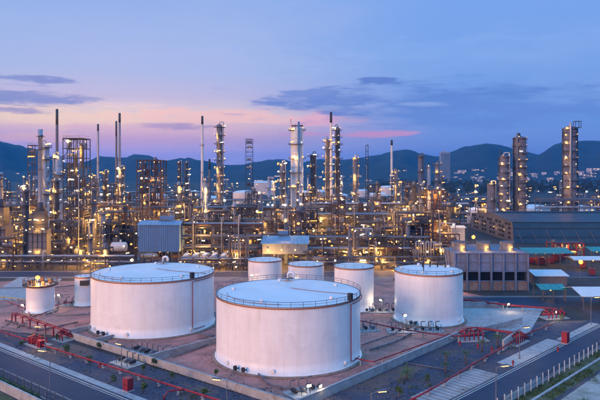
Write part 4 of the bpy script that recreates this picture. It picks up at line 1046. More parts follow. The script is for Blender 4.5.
# parked machines and boxes under the teal roof
def red_machine(label, x, y, s, rz):
    o = thing('fire_pump_unit', label, 'pump unit', (x, y, 0.05), rz, 'red machines on the right')
    P(o, 'skid', 'box', 'dark_steel', (0, 0, 0.2), (s[0], s[1], 0.3)); P(o, 'body', 'box', 'machine_red', (-s[0] * 0.12, 0, 0.35 + s[2] / 2), (s[0] * 0.7, s[1] * 0.9, s[2]))
    P(o, 'tank', 'drum', 'machine_red', (s[0] * 0.2, 0, 0.5 + s[2] * 0.45), (s[0] * 0.55, s[1] * 0.4, s[2] * 0.45)); P(o, 'exhaust', 'cyl8', 'dark_steel', (-s[0] * 0.3, 0, s[2]), (0.12, 0.12, 1.4))
for i, (px, d, s) in enumerate(((531, 279, (4, 2.4, 2.6)), (541, 276, (4, 2.4, 3.2)), (551, 280, (3.5, 2.4, 2.6)), (558, 287, (5, 2.6, 3.0)), (565, 294, (5, 2.6, 3.4)), (583, 268, (4.5, 2.4, 2.4)), (592, 250, (4.5, 2.4, 2.4)))):
    red_machine(('first', 'second', 'third', 'fourth', 'fifth', 'sixth', 'seventh')[i] + ' red pump machine from the cooling tower towards the frame edge', X(px, d), d, s, 0.2 * i)

# ------------------------------------------------------------------ the refinery: towers, stacks, steel structures, racks
FOOT = []                                  # (x, y, radius) of what already stands
def process_tower(label, px, top, w, d, mat='dull_cladding', nplat=6, lamps=2, pr=1.0, lit=500, auto=False, near=True, riser=True, z0=0.0, lr=0.42, first=0.25, crown=True, sband=False, group='process towers of the refinery', rot=None):
    h = Z(top, d); r = w / 2 * d / F
    o = thing('process_tower', label, 'process tower', (X(px, d), d, z0), (R_.uniform(-0.5, 0.5) if rot is None else rot), group, auto)
    FOOT.append((X(px, d), d, r * 1.9))
    sk = h * 0.06
    g = MB(); g.lathe([(r * 1.12, 0), (r * 1.02, sk), (r, sk), (r, h * 0.62), (r * 0.985, h * 0.62), (r * 0.985, h - r * 0.5), (r * 0.85, h - r * 0.22), (r * 0.5, h - r * 0.06), (0.02, h)], 18 if near else 10); sh = g.build('shell', mat, o)
    if near:
        for q in range(2, int(h / 5)):
            if q * 5 > h - r: break
            g = MB(); g.lathe([(r, q * 5), (r * 1.035, q * 5), (r * 1.035, q * 5 + 0.22), (r, q * 5 + 0.22)], 18, smooth=False); g.build('stiffener', 'dark_steel' if sband else mat, sh)
    for k in range(nplat):
        z = h * (first + (0.965 - first) * k / max(1, nplat - 1))
        rot = R_.choice((0.0, 0.6, 2.2, -1.0, 3.4))
        pf = P(o, 'platform', 'ring', 'dark_steel' if k % 2 else 'mid_steel', (0, 0, z), (r * pr, r * pr, 0.28), (0, 0, rot))
        if near:
            rl = P(pf, 'railing', 'ringrail', 'rail_steel', (0, 0, 1.0), (1, 1, 1.15 / 0.28))
        for q in range(lamps):
            a = -math.pi / 2 + (q - (lamps - 1) / 2) * 1.5 + R_.uniform(-0.3, 0.3)
            rr = r * pr * 1.6
            lamp(o, (rr * math.cos(a), rr * math.sin(a), z + R_.uniform(1.3, 2.0)), lr * R_.uniform(0.75, 1.2), power=(lit if (q == 0 and k % 2 == 0 and lit) else 0))
    if near:
        g = MB(); a = 0.9; lx, ly = (r + 0.55) * math.cos(a), (r + 0.55) * -math.sin(a)
        for s in (-0.28, 0.28): g.box((lx + s, ly, h * 0.5), (0.07, 0.07, h * 0.94))
        for q in range(int(h / 1.2)): g.box((lx, ly, 1.0 + q * 1.2), (0.56, 0.06, 0.06))
        g.build('ladder', 'mid_steel', o)
    if sband:
        for a in (math.pi * 0.97, -0.12):
            rod(o, 'side_pipe', ((r + 0.5) * math.cos(a), (r + 0.5) * math.sin(a), 0), ((r + 0.5) * math.cos(a), (r + 0.5) * math.sin(a), h * 0.98), 0.4, 'dark_steel')
    if riser:
        g = MB(); a = R_.choice((-0.4, -2.6, -1.9)); rr = r + 0.75; pr_ = max(0.18, r * 0.16)
        g.tube([(0, 0, h - 0.2), (0, 0, h + 1.6), (rr * math.cos(a), rr * math.sin(a), h + 1.6), (rr * math.cos(a), rr * math.sin(a), h * 0.12)], pr_, 8, bend=1.0); g.build('overhead_pipe', R_.choice(('silver_cladding', 'grey_steel', 'dull_cladding')), o)
    return o
def flue_stack(label, px, top, w, d, mat='silver_cladding', tip=0.1, band=0.0, rings=(0.35, 0.6), auto=False, lit=0, z0=0, taper=0.8, tipm='black_steel'):
    h = Z(top, d); r = w / 2 * d / F
    o = thing('flue_stack', label, 'chimney', (X(px, d), d, z0), 0, 'flue stacks of the refinery', auto)
    FOOT.append((X(px, d), d, r * 2 + 1))
    ht = h * (1 - tip)
    g = MB(); g.lathe([(r * 1.5, 0), (r * 1.25, h * 0.12), (r * 1.05, h * 0.35), (r * (1.05 - (1.05 - taper) * 0.9), ht)], 16); g.build('shaft', mat, o)
    g = MB(); g.lathe([(r * taper, ht), (r * taper * 1.04, ht), (r * taper, h), (r * taper * 0.7, h), (r * taper * 0.7, h - 1.5)], 16); g.build('tip', tipm, o)
    for f in rings:
        g = MB(); g.lathe([(r, h * f), (r * 1.75 + 0.3, h * f), (r * 1.75 + 0.3, h * f + 0.25), (r, h * f + 0.25)], 14, smooth=False); pf = g.build('platform', 'mid_steel', o)
        g = MB(); g.tube(ring_pts(r * 1.75 + 0.25, h * f + 1.2, 14), 0.06, 4, True); g.build('railing', 'rail_steel', pf)
        if lit:
            for a in (-2.2, -0.9): lamp(o, ((r * 1.75) * math.cos(a), (r * 1.75) * math.sin(a), h * f + 1.3), 0.35)
    return o
def steel_structure(label, px0, px1, top, d, depth, nx=2, ny=2, lh=4.4, mat='mid_steel', lampd=0.5, lit=0.12, equip=0.5, brace=True, auto=False, deck=0.55, power=450, bracep=0.45, group='open steel structures of the refinery', lr=0.4, rail=True):
    x0, x1 = X(px0, d), X(px1, d); W = x1 - x0; Ht = Z(top, d); nl = max(1, int(round(Ht / lh))); lh = Ht / nl
    o = thing('steel_structure', label, 'steel structure', (x0, d, 0.02), 0, group, auto)
    FOOT.append((x0 + W / 2, d + depth / 2, max(W, depth) * 0.55))
    ps = max(0.3, min(0.5, W * 0.035))
    for i in range(nx + 1):
        for j in range(ny + 1):
            P(o, 'post', 'box', mat, (W * i / nx, depth * j / ny, Ht / 2), (ps, ps, Ht))
    for l in range(1, nl + 1):
        z = lh * l - 0.25
        for j in range(ny + 1): P(o, 'beam', 'box', mat, (W / 2, depth * j / ny, z), (W + ps * 0.9, ps * 0.7, 0.36))
        for i in range(nx + 1): P(o, 'beam', 'box', mat, (W * i / nx, depth / 2, z - 0.02), (ps * 0.7, depth - ps, 0.32))
        if R_.random() < deck or l == nl:
            dk = P(o, 'deck', 'box', 'dark_steel', (W / 2, depth / 2, z + 0.26), (W - 0.1, depth - 0.1, 0.1))
        if rail:
            g = MB(); g.box((W / 2, -0.05, z + 1.3), (W, 0.06, 0.07)); g.box((W / 2, -0.05, z + 0.8), (W, 0.05, 0.05)); g.box((0.0, depth / 2, z + 1.3), (0.06, depth, 0.07)); g.box((W, depth / 2, z + 1.3), (0.06, depth, 0.07))
            for q in range(int(W / 1.8) + 1): g.box((min(W, q * 1.8), -0.05, z + 0.75), (0.05, 0.05, 1.15))
            g.build('railing', 'rail_steel', o)
        if brace:
            for i in range(nx):
                if R_.random() < bracep:
                    a, b = W * i / nx, W * (i + 1) / nx
                    if (l + i) % 2: a, b = b, a
                    bar(o, 'brace', (a, -0.02, z - lh + 0.3), (b, -0.02, z), 0.18, 0.18, mat)
        for i in range(nx):
            cx, cy = W * (i + 0.5) / nx, depth * R_.uniform(0.25, 0.6); bw = W / nx
            if R_.random() < equip:
                m2 = R_.choice(('silver_cladding', 'dull_cladding', 'dark_cladding', 'dull_cladding', 'brown_cladding', 'rusty_steel'))
                k = R_.random()
                if k < 0.45:
                    rr = min(bw * 0.3, lh * 0.28); v = P(o, 'drum', 'drum', m2, (cx, cy, z - lh + 0.7 + rr), (bw * R_.uniform(0.7, 1.1), rr, rr))
                elif k < 0.8:
                    hh = lh * R_.choice((0.8, 1.6, 2.4)); rr = min(bw * 0.3, 1.6); P(o, 'vessel', 'vessel', m2, (cx, cy, z - lh + 0.35), (rr, rr, min(hh, Ht - (z - lh) + 2)))
                else: P(o, 'equipment_box', 'box', m2, (cx, cy, z - lh + 0.35 + lh * 0.25), (bw * 0.6, depth * 0.4, lh * 0.5))
            if R_.random() < lampd:
                lp = (cx + R_.uniform(-0.4, 0.4) * bw, -0.3 if R_.random() < 0.6 else cy, z - R_.uniform(0.6, 1.4))
                lamp(o, lp, lr * R_.uniform(0.7, 1.25), power=power if R_.random() < lit else 0)
    g = MB(); rr = 0.22; xx = W * R_.uniform(0.1, 0.9)
    g.tube([(xx, -0.7, 0), (xx, -0.7, Ht * 0.7), (xx - 2, 1.0, Ht * 0.7)], rr, 8, bend=0.8); g.build('riser_pipe', 'silver_cladding', o)
    return o
def pipe_rack(label, px0, px1, d, width, levels, bay=7.0, mat='mid_steel', npipe=5, lampd=0.7, power=450, lit=0.35, auto=False, group='pipe racks of the refinery', big=1.0, lr=0.38, pm=None, rz=0.0, L=None):
    x0, x1 = X(px0, d), X(px1, d); L = L or (x1 - x0); n = max(1, int(round(L / bay))); bay = L / n; Ht = max(levels)
    o = thing('pipe_rack', label, 'pipe rack', (x0, d, 0.02), rz, group, auto)
    for k in range(n + 1):
        for yy in (0, width): P(o, 'post', 'box', mat, (k * bay, yy, Ht / 2 + 0.3), (0.4, 0.4, Ht + 0.6))
        for z in levels: P(o, 'cross_beam', 'box', mat, (k * bay, width / 2, z - 0.2), (0.3, width - 0.3, 0.4))
    for z in levels:
        for yy in (0, width): P(o, 'side_beam', 'box', mat, (L / 2, yy, z - 0.75), (L - 0.1, 0.22, 0.34))
    for k in range(n):
        if R_.random() < 0.35: bar(o, 'brace', (k * bay, -0.02, 0.3), ((k + 1) * bay, -0.02, levels[0] - 0.6), 0.2, 0.2, mat)
    pms = pm or ('silver_cladding', 'dull_cladding', 'grey_steel', 'dull_cladding', 'silver_cladding', 'rusty_steel', 'dark_cladding')
    for z in levels:
        y = 0.7
        while y < width - 0.5:
            r = R_.choice((0.14, 0.2, 0.28, 0.38)) * big
            a, b = 0.0, L
            if R_.random() < 0.3: a = R_.uniform(0, L * 0.4)
            if R_.random() < 0.3: b = R_.uniform(L * 0.6, L)
            rod(o, 'pipe', (a, y, z + r), (b, y, z + r), r, R_.choice(pms))
            if R_.random() < 0.4:
                xx = R_.uniform(a, b); g = MB(); zz = R_.choice(levels) + R_.uniform(1.5, 4.0)
                g.tube([(xx, y, z + r), (xx, y, zz + 1), (xx, -1.2, zz + 1), (xx, -1.2, 0.2)], r * 0.8, 7, bend=0.5); g.build('riser_pipe', R_.choice(pms), o)
            y += 2 * r + R_.uniform(0.25, 1.2) * (5.0 / npipe)
    for k in range(n):
        for z in levels:
            if R_.random() < lampd:
                lamp(o, ((k + R_.random()) * bay, -0.5, z - R_.uniform(0.9, 1.6)), lr * R_.uniform(0.7, 1.25), power=power if R_.random() < lit else 0)
    return o
def furnace(label, px0, px1, top, d, depth, mat='dull_cladding', stack=None, name='furnace'):
    x0, x1 = X(px0, d), X(px1, d); W = x1 - x0; Ht = Z(top, d)
    o = thing(name, label, 'furnace', (x0, d, 0.02)); FOOT.append((x0 + W / 2, d + depth / 2, W * 0.8))
    lg = 3.0; hb = Ht * 0.58
    for i in range(3):
        for j in range(2): P(o, 'leg', 'box', 'dark_steel', (W * (0.05 + 0.45 * i), 0.3 + j * (depth - 0.6), lg / 2), (0.5, 0.5, lg))
    P(o, 'firebox', 'box', mat, (W / 2, depth / 2, lg + (hb - lg) / 2), (W, depth, hb - lg))
    nx, nz = 4, 5
    for i in range(nx + 1): P(o, 'buckstay', 'box', 'mid_steel', (W * i / nx, -0.12, lg + (hb - lg) / 2), (0.22, 0.24, hb - lg - 0.02))
    for j in range(nz + 1): P(o, 'buckstay', 'box', 'mid_steel', (W / 2, -0.08, lg + 0.1 + (hb - lg - 0.2) * j / nz), (W + 0.1, 0.14, 0.2))
    P(o, 'convection_box', 'box', 'dark_cladding', (W * 0.55, depth / 2, hb + (Ht - hb) * 0.35), (W * 0.62, depth * 0.7, (Ht - hb) * 0.7))
    P(o, 'hood', 'cone16', 'dark_cladding', (W * 0.55, depth / 2, hb + (Ht - hb) * 0.7), (W * 0.24, W * 0.24, (Ht - hb) * 0.32))
    for z in (lg + 2.0, hb - 1.5, hb + 2.5):
        P(o, 'walkway', 'box', 'dark_steel', (W / 2, -0.8, z), (W + 2.0, 1.3, 0.12)); P(o, 'rail', 'box', 'rail_steel', (W / 2, -1.4, z + 1.1), (W + 2.0, 0.06, 0.06))
        for i in range(3): lamp(o, (W * (0.15 + 0.35 * i), -1.0, z + 2.0), 0.4, power=70 if i == 1 else 0)
    if stack:
        sp, st, sw = stack
        r = sw / 2 * d / F; zt = Z(st, d); sx = X(sp, d) - x0
        g = MB(); g.lathe([(r * 1.1, Ht * 0.7), (r, Ht), (r * 0.97, zt - 3), (r * 1.12, zt - 2.9), (r * 1.12, zt - 2.4), (r, zt - 2.3), (r, zt), (r * 0.8, zt)], 18, (sx, depth / 2, 0)); s = g.build('stack', 'silver_cladding', o)
        for f in (0.45, 0.72, 0.9):
            zz = Ht + (zt - Ht) * f; g = MB(); g.lathe([(r, zz), (r * 1.9, zz), (r * 1.9, zz + 0.2), (r, zz + 0.2)], 16, (sx, depth / 2, 0), smooth=False); g.build('stack_platform', 'mid_steel', s)
    return o
def drum_on_legs(label, px, py, d, L, r, mat='silver_cladding', auto=False, name='horizontal_drum', z=None):
    z = Z(py, d) if z is None else z
    o = thing(name, label, 'pressure drum', (X(px, d), d, 0.02), R_.uniform(-0.1, 0.1), 'horizontal drums of the refinery', auto); FOOT.append((X(px, d), d, L * 0.5))
    P(o, 'shell', 'drum', mat, (0, 0, z), (L, r, r))
    for k in (-0.28, 0.28):
        P(o, 'saddle', 'box', 'mid_steel', (L * k, 0, z - r * 0.95), (0.5, r * 1.6, r * 0.5))
        for yy in (-r * 0.7, r * 0.7): P(o, 'leg', 'box', 'mid_steel', (L * k, yy, (z - r) / 2), (0.35, 0.35, max(0.2, z - r)))
    P(o, 'nozzle', 'cyl8', mat, (L * 0.1, 0, z + r * 0.9), (r * 0.2, r * 0.2, r * 0.6))
    lamp(o, (L * 0.35, -r - 0.4, z + r * 0.3), 0.38)
    return o

steel_structure('red pipe frame rising behind the long teal-roofed shelter', 553, 584, 243, 305, 8, 4, 1, 3.2, 'machine_red', 0.9, 0.2, 0.3, power=160)
# --- left group
furnace('brown boxy heater cut by the frame edge', -14, 5, 200, 283, 8, 'brown_cladding', (-4, 172, 5))
furnace('silver clad furnace with tall plain stack behind the squat crowned tank', 28, 46.5, 203, 270, 5, 'dull_cladding', (38.0, 129, 4.6))
steel_structure('tall open steel tower of many decks with zigzag braces, left of all the shelters', 63, 82.5, 138, 275, 10, 3, 2, 4.5, 'dark_steel', 1.0, 0.25, 0.6, power=420, bracep=0.85)
process_tower('grey tower with lit decks right beside the plain furnace stack', 46, 144, 6.5, 300, 'silver_cladding', 8, 2, 1.0, 350)
steel_structure('thin steel frame tower left of the plain furnace stack', 28, 35, 145, 305, 5, 1, 1, 4.5, 'dark_steel', 0.9, 0.1, 0.2)
process_tower('pale tower with round cap under the slim pointed stack', 58.5, 155, 8, 330, 'silver_cladding', 5, 2, 0.9, 350)
flue_stack('slim pointed stack between furnace and tall steel tower', 57, 109, 3.2, 372, 'dull_cladding', 0.12, tipm='dark_cladding')
flue_stack('lone thin dark-tipped stack between the tall steel tower and the twin stacks', 98, 124, 2.4, 500, 'silver_cladding', 0.07, tipm='dark_cladding')
flue_stack('shorter one of the twin stacks, dark tip', 116.3, 121, 2.3, 425, 'dull_cladding', 0.14, rings=(0.3, 0.55), tipm='dark_cladding')
flue_stack('taller one of the twin stacks', 119.6, 113, 2.8, 428, 'silver_cladding', 0.08, tipm='dark_cladding')
process_tower('stout lit tower at the foot of the twin stacks', 121, 168, 5.5, 380, 'dull_cladding', 7, 2, 1.0, 400)
process_tower('white vertical vessel behind the shed-side lamp left of the big left tank', 103, 213, 5.0, 285, 'silver_cladding', 4, 2, 1.0, 400)
steel_structure('broad steel deck structure full of lamps right of the twin stacks', 137, 161, 160, 330, 13, 4, 2, 4.6, 'rusty_steel', 0.95, 0.2, 0.75, power=450)
steel_structure('low steel structure between tall steel tower and compressor house', 96, 134, 212, 290, 12, 5, 2, 4.6, 'mid_steel', 0.7, 0.22, 0.7)
steel_structure('steel structure behind the brown heater at the frame edge', -8, 24, 206, 320, 14, 4, 2, 4.8, 'mid_steel', 0.75, 0.22, 0.7)
drum_on_legs('white rounded drum between vertical vessel and compressor house', 119, 247, 278, 7.5, 2.2, 'far_white')
process_tower('short silver vessel at the foot of the tall steel tower', 90, 222, 4.2, 272, 'dull_cladding', 3, 2, 1.0, 350)
process_tower('slender column just right of the tall steel tower', 93, 176, 4, 360, 'dull_cladding', 7, 2, 1.1, 300)
process_tower('slender lit column between lone thin stack and twin stacks', 105, 172, 4.4, 400, 'dark_cladding', 7, 2, 1.2, 300)
# --- middle group
process_tower('tall tower ringed by ten lit decks left of the dark lattice tower', 219.5, 124, 6.0, 480, 'dull_cladding', 10, 3, 1.05, 500, first=0.22, lr=0.5)
flue_stack('white stack with black tip left of the ten-deck tower', 202.3, 116, 2.8, 600, 'far_white', 0.085, rings=(0.42, 0.7))
flue_stack('short dark stack between the white stack and the ten-deck tower', 209.5, 159, 2.6, 640, 'brown_cladding', 0.2, rings=(0.6,))
steel_structure('dark lattice tower standing alone between ten-deck tower and white column', 245.5, 252.5, 139, 700, 8, 1, 1, 5.0, 'dark_steel', 0.25, 0.0, 0.5)
process_tower('lit column left of the huge white column', 282.5, 163, 5.5, 420, 'dull_cladding', 7, 2, 1.1, 400)
wt = process_tower('huge white column with crown frame and pipe up its side', 297, 127, 12.6, 430, 'far_white', 5, 2, 0.78, 500, first=0.42, riser=False, rot=0)
hw = Z(127, 430)
g = MB(); g.tube([(1.2, -5.0, hw + 3.4), (1.2, -5.0, hw * 0.1)], 0.75, 10); g.build('side_pipe', 'blue_sheet', wt)
g = MB(); g.lathe([(3.9, 0.0), (4.3, 0.0), (4.3, 0.5), (3.9, 0.5)], 20, (0, 0, hw + 0.6), smooth=False); cr = g.build('crown_frame', 'rusty_steel', wt)
for k in range(10): P(cr, 'post', 'box', 'rusty_steel', (4.1 * math.cos(k * 0.628), 4.1 * math.sin(k * 0.628), hw - 0.3), (0.25, 0.25, 4.2))
P(wt, 'davit', 'box', 'red_pipe', (-4.3, -1, hw + 4.2), (0.35, 0.35, 3.6))
lamp(wt, (-4.3, -1, hw + 6.2), 0.4, 'lamp_red')
process_tower('short tower with four lit decks right of the huge white column', 313, 154, 6.0, 440, 'dark_cladding', 6, 2, 1.1, 400)
process_tower('lit tower hugging the black-tipped stack', 327.5, 139, 5.0, 460, 'dull_cladding', 9, 2, 1.2, 400)
flue_stack('blue-white stack with long black tip between two lit towers', 331, 112, 3.0, 520, 'far_white', 0.1, rings=(0.4,))
process_tower('tall lit tower right of the black-tipped stack', 337.5, 127, 5.0, 455, 'dark_cladding', 11, 2, 1.25, 400)
process_tower('slim tower with lamp cluster at its head right of the paired lit towers', 355, 157, 4.5, 430, 'dull_cladding', 7, 2, 1.2, 400)
steel_structure('hair-thin dark mast tower left of the grey-white stack', 366, 368.2, 145, 620, 3, 1, 1, 6, 'dark_steel', 0.2, 0, 0)
flue_stack('grey-white stack with dark tip standing before the hill', 391.7, 140, 2.6, 640, 'far_white', 0.075, rings=(0.3, 0.55))
process_tower('lit short tower right of the grey-white stack', 396.5, 171, 4.4, 400, 'dull_cladding', 7, 2, 1.2, 400)
process_tower('bare dark column in front of the hill peak', 420.5, 155, 5.0, 560, 'brown_cladding', 4, 1, 0.9, 0)
process_tower('lit column left of the faint tower block', 437, 163, 4.4, 520, 'dull_cladding', 6, 2, 1.2, 300)
process_tower('pale slim column between bare dark column and lit column', 429, 166, 3.6, 560, 'silver_cladding', 3, 1, 1.0, 0)
process_tower('slim tower left of short dark stack, pair member nearer the twin stacks', 179.5, 162, 4.0, 620, 'dark_cladding', 6, 1, 1.2, 0)
process_tower('slim tower left of short dark stack, pair member nearer the white stack', 186, 162, 3.6, 640, 'dark_cladding', 6, 1, 1.2, 0)
drum_on_legs('long dark horizontal drum on a high frame in the middle of the plant', 349, 212, 360, 20, 2.2, 'dark_cladding')
P(bpy.context.scene.objects['horizontal_drum.001'] if 'horizontal_drum.001' in bpy.data.objects else wt, 'stub', 'cyl8', 'silver_cladding', (-4, 0, 17), (0.4, 0.4, 12))
process_tower('white vertical vessel before the racks above the yellow-lit tank', 367.5, 228, 4.8, 285, 'silver_cladding', 3, 2, 1.1, 400)
steel_structure('tall narrow steel structure left of the white switch room', 427, 446, 190, 300, 11, 3, 2, 4.6, 'rusty_steel', 0.85, 0.2, 0.7)
# --- right group
process_tower('shortest of the three brown towers behind the warehouse', 504, 155, 8.5, 445, 'brown_cladding', 8, 2, 0.72, 120, sband=True)
tw = process_tower('middle one of the three brown towers behind the warehouse', 519.5, 136, 13.0, 452, 'brown_cladding', 10, 2, 0.66, 140, sband=True)
tw2 = process_tower('tallest brown tower, nearest the frame edge, with railed top box', 570, 126, 13.0, 445, 'brown_cladding', 11, 2, 0.66, 140, sband=True)
h2 = Z(126, 445)
for dx in (2.0, 6.0):
    for dy in (-4.5, -1.0): P(tw2, 'top_post', 'box', 'mid_steel', (dx, dy, h2 + 0.8), (0.3, 0.3, 5.0))
P(tw2, 'top_deck', 'box', 'mid_steel', (4.0, -2.75, h2 + 3.2), (4.6, 4.2, 0.25)); P(tw2, 'top_deck', 'box', 'mid_steel', (4.0, -2.75, h2 - 1.2), (4.6, 4.2, 0.25))
flue_stack('thin dark pole stack beside the shortest brown tower', 500.5, 150, 1.8, 470, 'dark_cladding', 0.2, rings=())
process_tower('low brown column in front of the trees left of the shortest brown tower', 491, 183, 7.5, 450, 'brown_cladding', 3, 1, 0.8, 250)
# --- pipe racks (receding bands)
rk = [(-30, 136, 300, 9, (7, 12, 17), 'lower pipe rack at the frame edge behind furnace and tall steel tower'),
      (178, 262, 272, 8, (8, 13, 18), 'pale blue pipe rack between the two compressor houses'),
      (308, 430, 276, 9, (7, 12), 'front pipe rack behind the yellow-lit tank'),
      (300, 450, 310, 10, (8, 14, 20), 'three-level pipe rack below the long dark drum'),
      (130, 300, 345, 10, (9, 15, 21), 'three-level pipe rack behind the two compressor houses'),
      (310, 470, 372, 10, (10, 16, 22), 'pipe rack level with the long dark drum'),
      (-40, 130, 375, 10, (10, 16, 22), 'pipe rack behind the tall steel tower'),
      (160, 300, 430, 10, (10, 16), 'pipe rack at the foot of the ten-deck tower'),
      (300, 450, 450, 10, (10, 17), 'pipe rack at the feet of the paired lit towers'),
      (450, 620, 520, 10, (9, 15), 'pipe rack behind the warehouse between brown towers'),
      (440, 530, 640, 10, (9, 14), 'long lit rack in front of the tree belt left of the brown towers'),
      (-40, 300, 560, 10, (9, 15), 'far pipe rack stretching from frame edge to huge white column'),
      (300, 470, 600, 10, (9, 15), 'far pipe rack stretching from huge white column towards tree belt'),
      (-40, 260, 760, 10, (10, 15), 'farthest pipe rack under the left hills'),
      (540, 640, 430, 9, (10, 16, 22), 'pipe rack right of the tallest brown tower')]
for i, (a, b, d, w, lv, lb) in enumerate(rk):
    far = d > 400
    pipe_rack(lb, a, b, d, w, lv, 7.0 if d < 400 else 12.0, R_.choice(('mid_steel', 'grey_steel', 'mid_steel', 'rusty_steel')), 5 if not far else 3, 0.85 if not far else 0.8, 480, 0.3 if not far else 0.12, big=1.3 if not far else 1.6, lr=0.4 if not far else 0.5)
pipe_rack('low pipe rack along the road edge left of the left compressor house', -20, 133, 261.0, 3.5, (3.2, 5.6), 6.0, 'mid_steel', 6, 0.8, 260, 0.25, big=1.0)
pipe_rack('low pipe rack along the road edge between the two compressor houses', 180, 258, 260.6, 3.0, (2.8, 4.8), 6.0, 'mid_steel', 6, 0.7, 260, 0.2, big=0.9)
pipe_rack('low pipe rack along the road edge right of the warm-lit house', 312, 452, 261.0, 3.5, (3.0, 5.4), 6.0, 'mid_steel', 6, 0.8, 260, 0.25, big=1.0)
for i, (x, lb) in enumerate(((-98, 'rack running away from the road left of tall steel tower'), (-60, 'rack running away from the road behind the compressor house'), (6, 'rack running away from the road behind the warm-lit house'), (58, 'rack running away from the road beside narrow steel structure'))):
    pipe_rack(lb, 300 + x * F / 300, 0, 300, 8, (9, 15), 9, 'mid_steel', 4, 0.7, 480, 0.2, big=1.2, rz=math.pi / 2, L=150)
# air cooler bays and vertical pipe loops between the houses
def cooler(label, px, d, w, dp, z, auto=False):
    o = thing('air_cooler', label, 'air cooler', (X(px, d), d, 0.02), 0, 'air cooler bays', auto)
    for i in (0, 1):
        for j in (0, 1): P(o, 'leg', 'box', 'mid_steel', (w * i, dp * j, z / 2), (0.35, 0.35, z))
    P(o, 'plenum', 'box', 'grey_steel', (w / 2, dp / 2, z + 0.4), (w + 0.4, dp + 0.4, 0.8)); P(o, 'bundle', 'box', 'dull_cladding', (w / 2, dp / 2, z + 1.05), (w, dp, 0.5))
    for j in range(2):
        P(o, 'fan_ring', 'cone16', 'pale_sheet', (w / 2, dp * (0.27 + 0.46 * j), z + 1.3), (w * 0.4, w * 0.4, 0.9))
    P(o, 'header', 'drum', 'silver_cladding', (w / 2, -0.3, z + 1.0), (w * 1.05, 0.3, 0.3))
    lamp(o, (w / 2, -0.5, z - 0.8), 0.35, power=160)
    return o
for k in range(5): cooler(('first', 'second', 'third', 'fourth', 'fifth')[k] + ' grey air cooler bay counted rightwards from the left compressor house', 181 + k * 9.5, 264 + 0.5 * (k % 2), 3.4, 7.5, 4.2)
o = thing('pipe_loop_frame', 'frame of upright pipe loops left of the smaller tanks', 'pipe frame', (X(229, 262), 262, 0.02))
for i in range(3): P(o, 'post', 'box', 'grey_steel', (i * 4.0, 0, 7), (0.35, 0.35, 14)); P(o, 'post', 'box', 'grey_steel', (i * 4.0, 5, 7), (0.35, 0.35, 14))
for z in (5, 9.5, 13.8): P(o, 'beam', 'box', 'grey_steel', (4, 0, z), (8.4, 0.25, 0.3)); P(o, 'beam', 'box', 'grey_steel', (4, 5, z), (8.4, 0.25, 0.3))
for i in range(7):
    g = MB(); x = 0.5 + i * 1.15; g.tube([(x, -0.6, 0.2), (x, -0.6, 12.5 - 0.5 * (i % 3)), (x + 0.6, -0.6, 12.5 - 0.5 * (i % 3)), (x + 0.6, 2.5, 11)], 0.22, 8, bend=0.4); g.build('pipe_loop', R_.choice(('silver_cladding', 'dull_cladding', 'rusty_steel')), o)
for i in range(4): lamp(o, (1 + 2 * i, -0.9, 4 + 3 * (i % 3)), 0.3, power=200 if i == 1 else 0)
o = thing('pipe_loop_frame', 'white pipe loops above the tall lone tank roof', 'pipe frame', (X(416, 268), 268, 0.02))
for i in range(4):
    g = MB(); x = i * 2.2; g.tube([(x, 0, 0.1), (x, 0, 11.5), (x + 1.2, 0, 11.5), (x + 1.2, 0, 5.0)], 0.3, 8, bend=0.5); g.build('pipe_loop', 'silver_cladding', o)
P(o, 'beam', 'box', 'mid_steel', (4, 0.5, 6), (9, 0.3, 0.4))
for i in (0, 9): P(o, 'post', 'box', 'mid_steel', (i - 0.5, 0.5, 4), (0.3, 0.3, 8))
flood('glaring orange lamp on a pole among the shelters', 580, 262, 281, 420, 'lamp_orange', -1.57, (1.0, 0.42, 0.1))
flood('orange lamp on the road side left of the vertical vessel', 85, 260, 268, 500, 'lamp_orange', -1.57, (1.0, 0.5, 0.15))
flood('orange lamp above the road beside the grey shelter by fan stacks', 473, 237, 268, 700, 'lamp_orange', -1.57, (1.0, 0.5, 0.15))

# --- filler: smaller equipment packed between the named units
for px, d, r in ((75, 266, 7), (38, 262, 7), (103, 276, 3), (119, 270, 4), (367, 276, 3), (349, 345, 6), (297, 405, 6), (421, 264, 5)): FOOT.append((X(px, d), d, r))
def free(x, y, r):
    return all((x - a) ** 2 + (y - b) ** 2 > (r + c * 0.8) ** 2 for a, b, c in FOOT)
def put(n, fn, dr, pr=(-8, 455), r=3.0):
    k = tries = 0
    while k < n and tries < n * 30:
        tries += 1
        d = R_.uniform(*dr); px = R_.uniform(*pr)
        if free(X(px, d), d, r): fn(px, d); k += 1
def f_struct(px, d):
    w = R_.uniform(14, 30) * 330 / d; lv = R_.choice((8, 13, 13, 18, 18, 23))
    steel_structure('small steel deck structure', px - w / 2, px + w / 2, HZ + (H - lv) * F / d, d, R_.uniform(6, 10), 2, 1, 4.6, R_.choice(('mid_steel', 'rusty_steel', 'dark_steel', 'mid_steel')), 0.95, 0.14, 0.85, auto=True, power=420, rail=d < 340)
def f_low(px, d):
    w = R_.uniform(12, 26); lv = R_.choice((5, 9, 9, 13))
    if 134 < px + w / 2 and px - w / 2 < 190 or 256 < px + w / 2 and px - w / 2 < 312 or 24 < px + w / 2 and px - w / 2 < 52 : return
    steel_structure('low steel deck frame', px - w / 2, px + w / 2, HZ + (H - lv) * F / d, d, R_.uniform(5, 8), 2, 1, 4.4, R_.choice(('mid_steel', 'rusty_steel', 'dark_steel')), 0.95, 0.3, 0.95, auto=True, power=420)
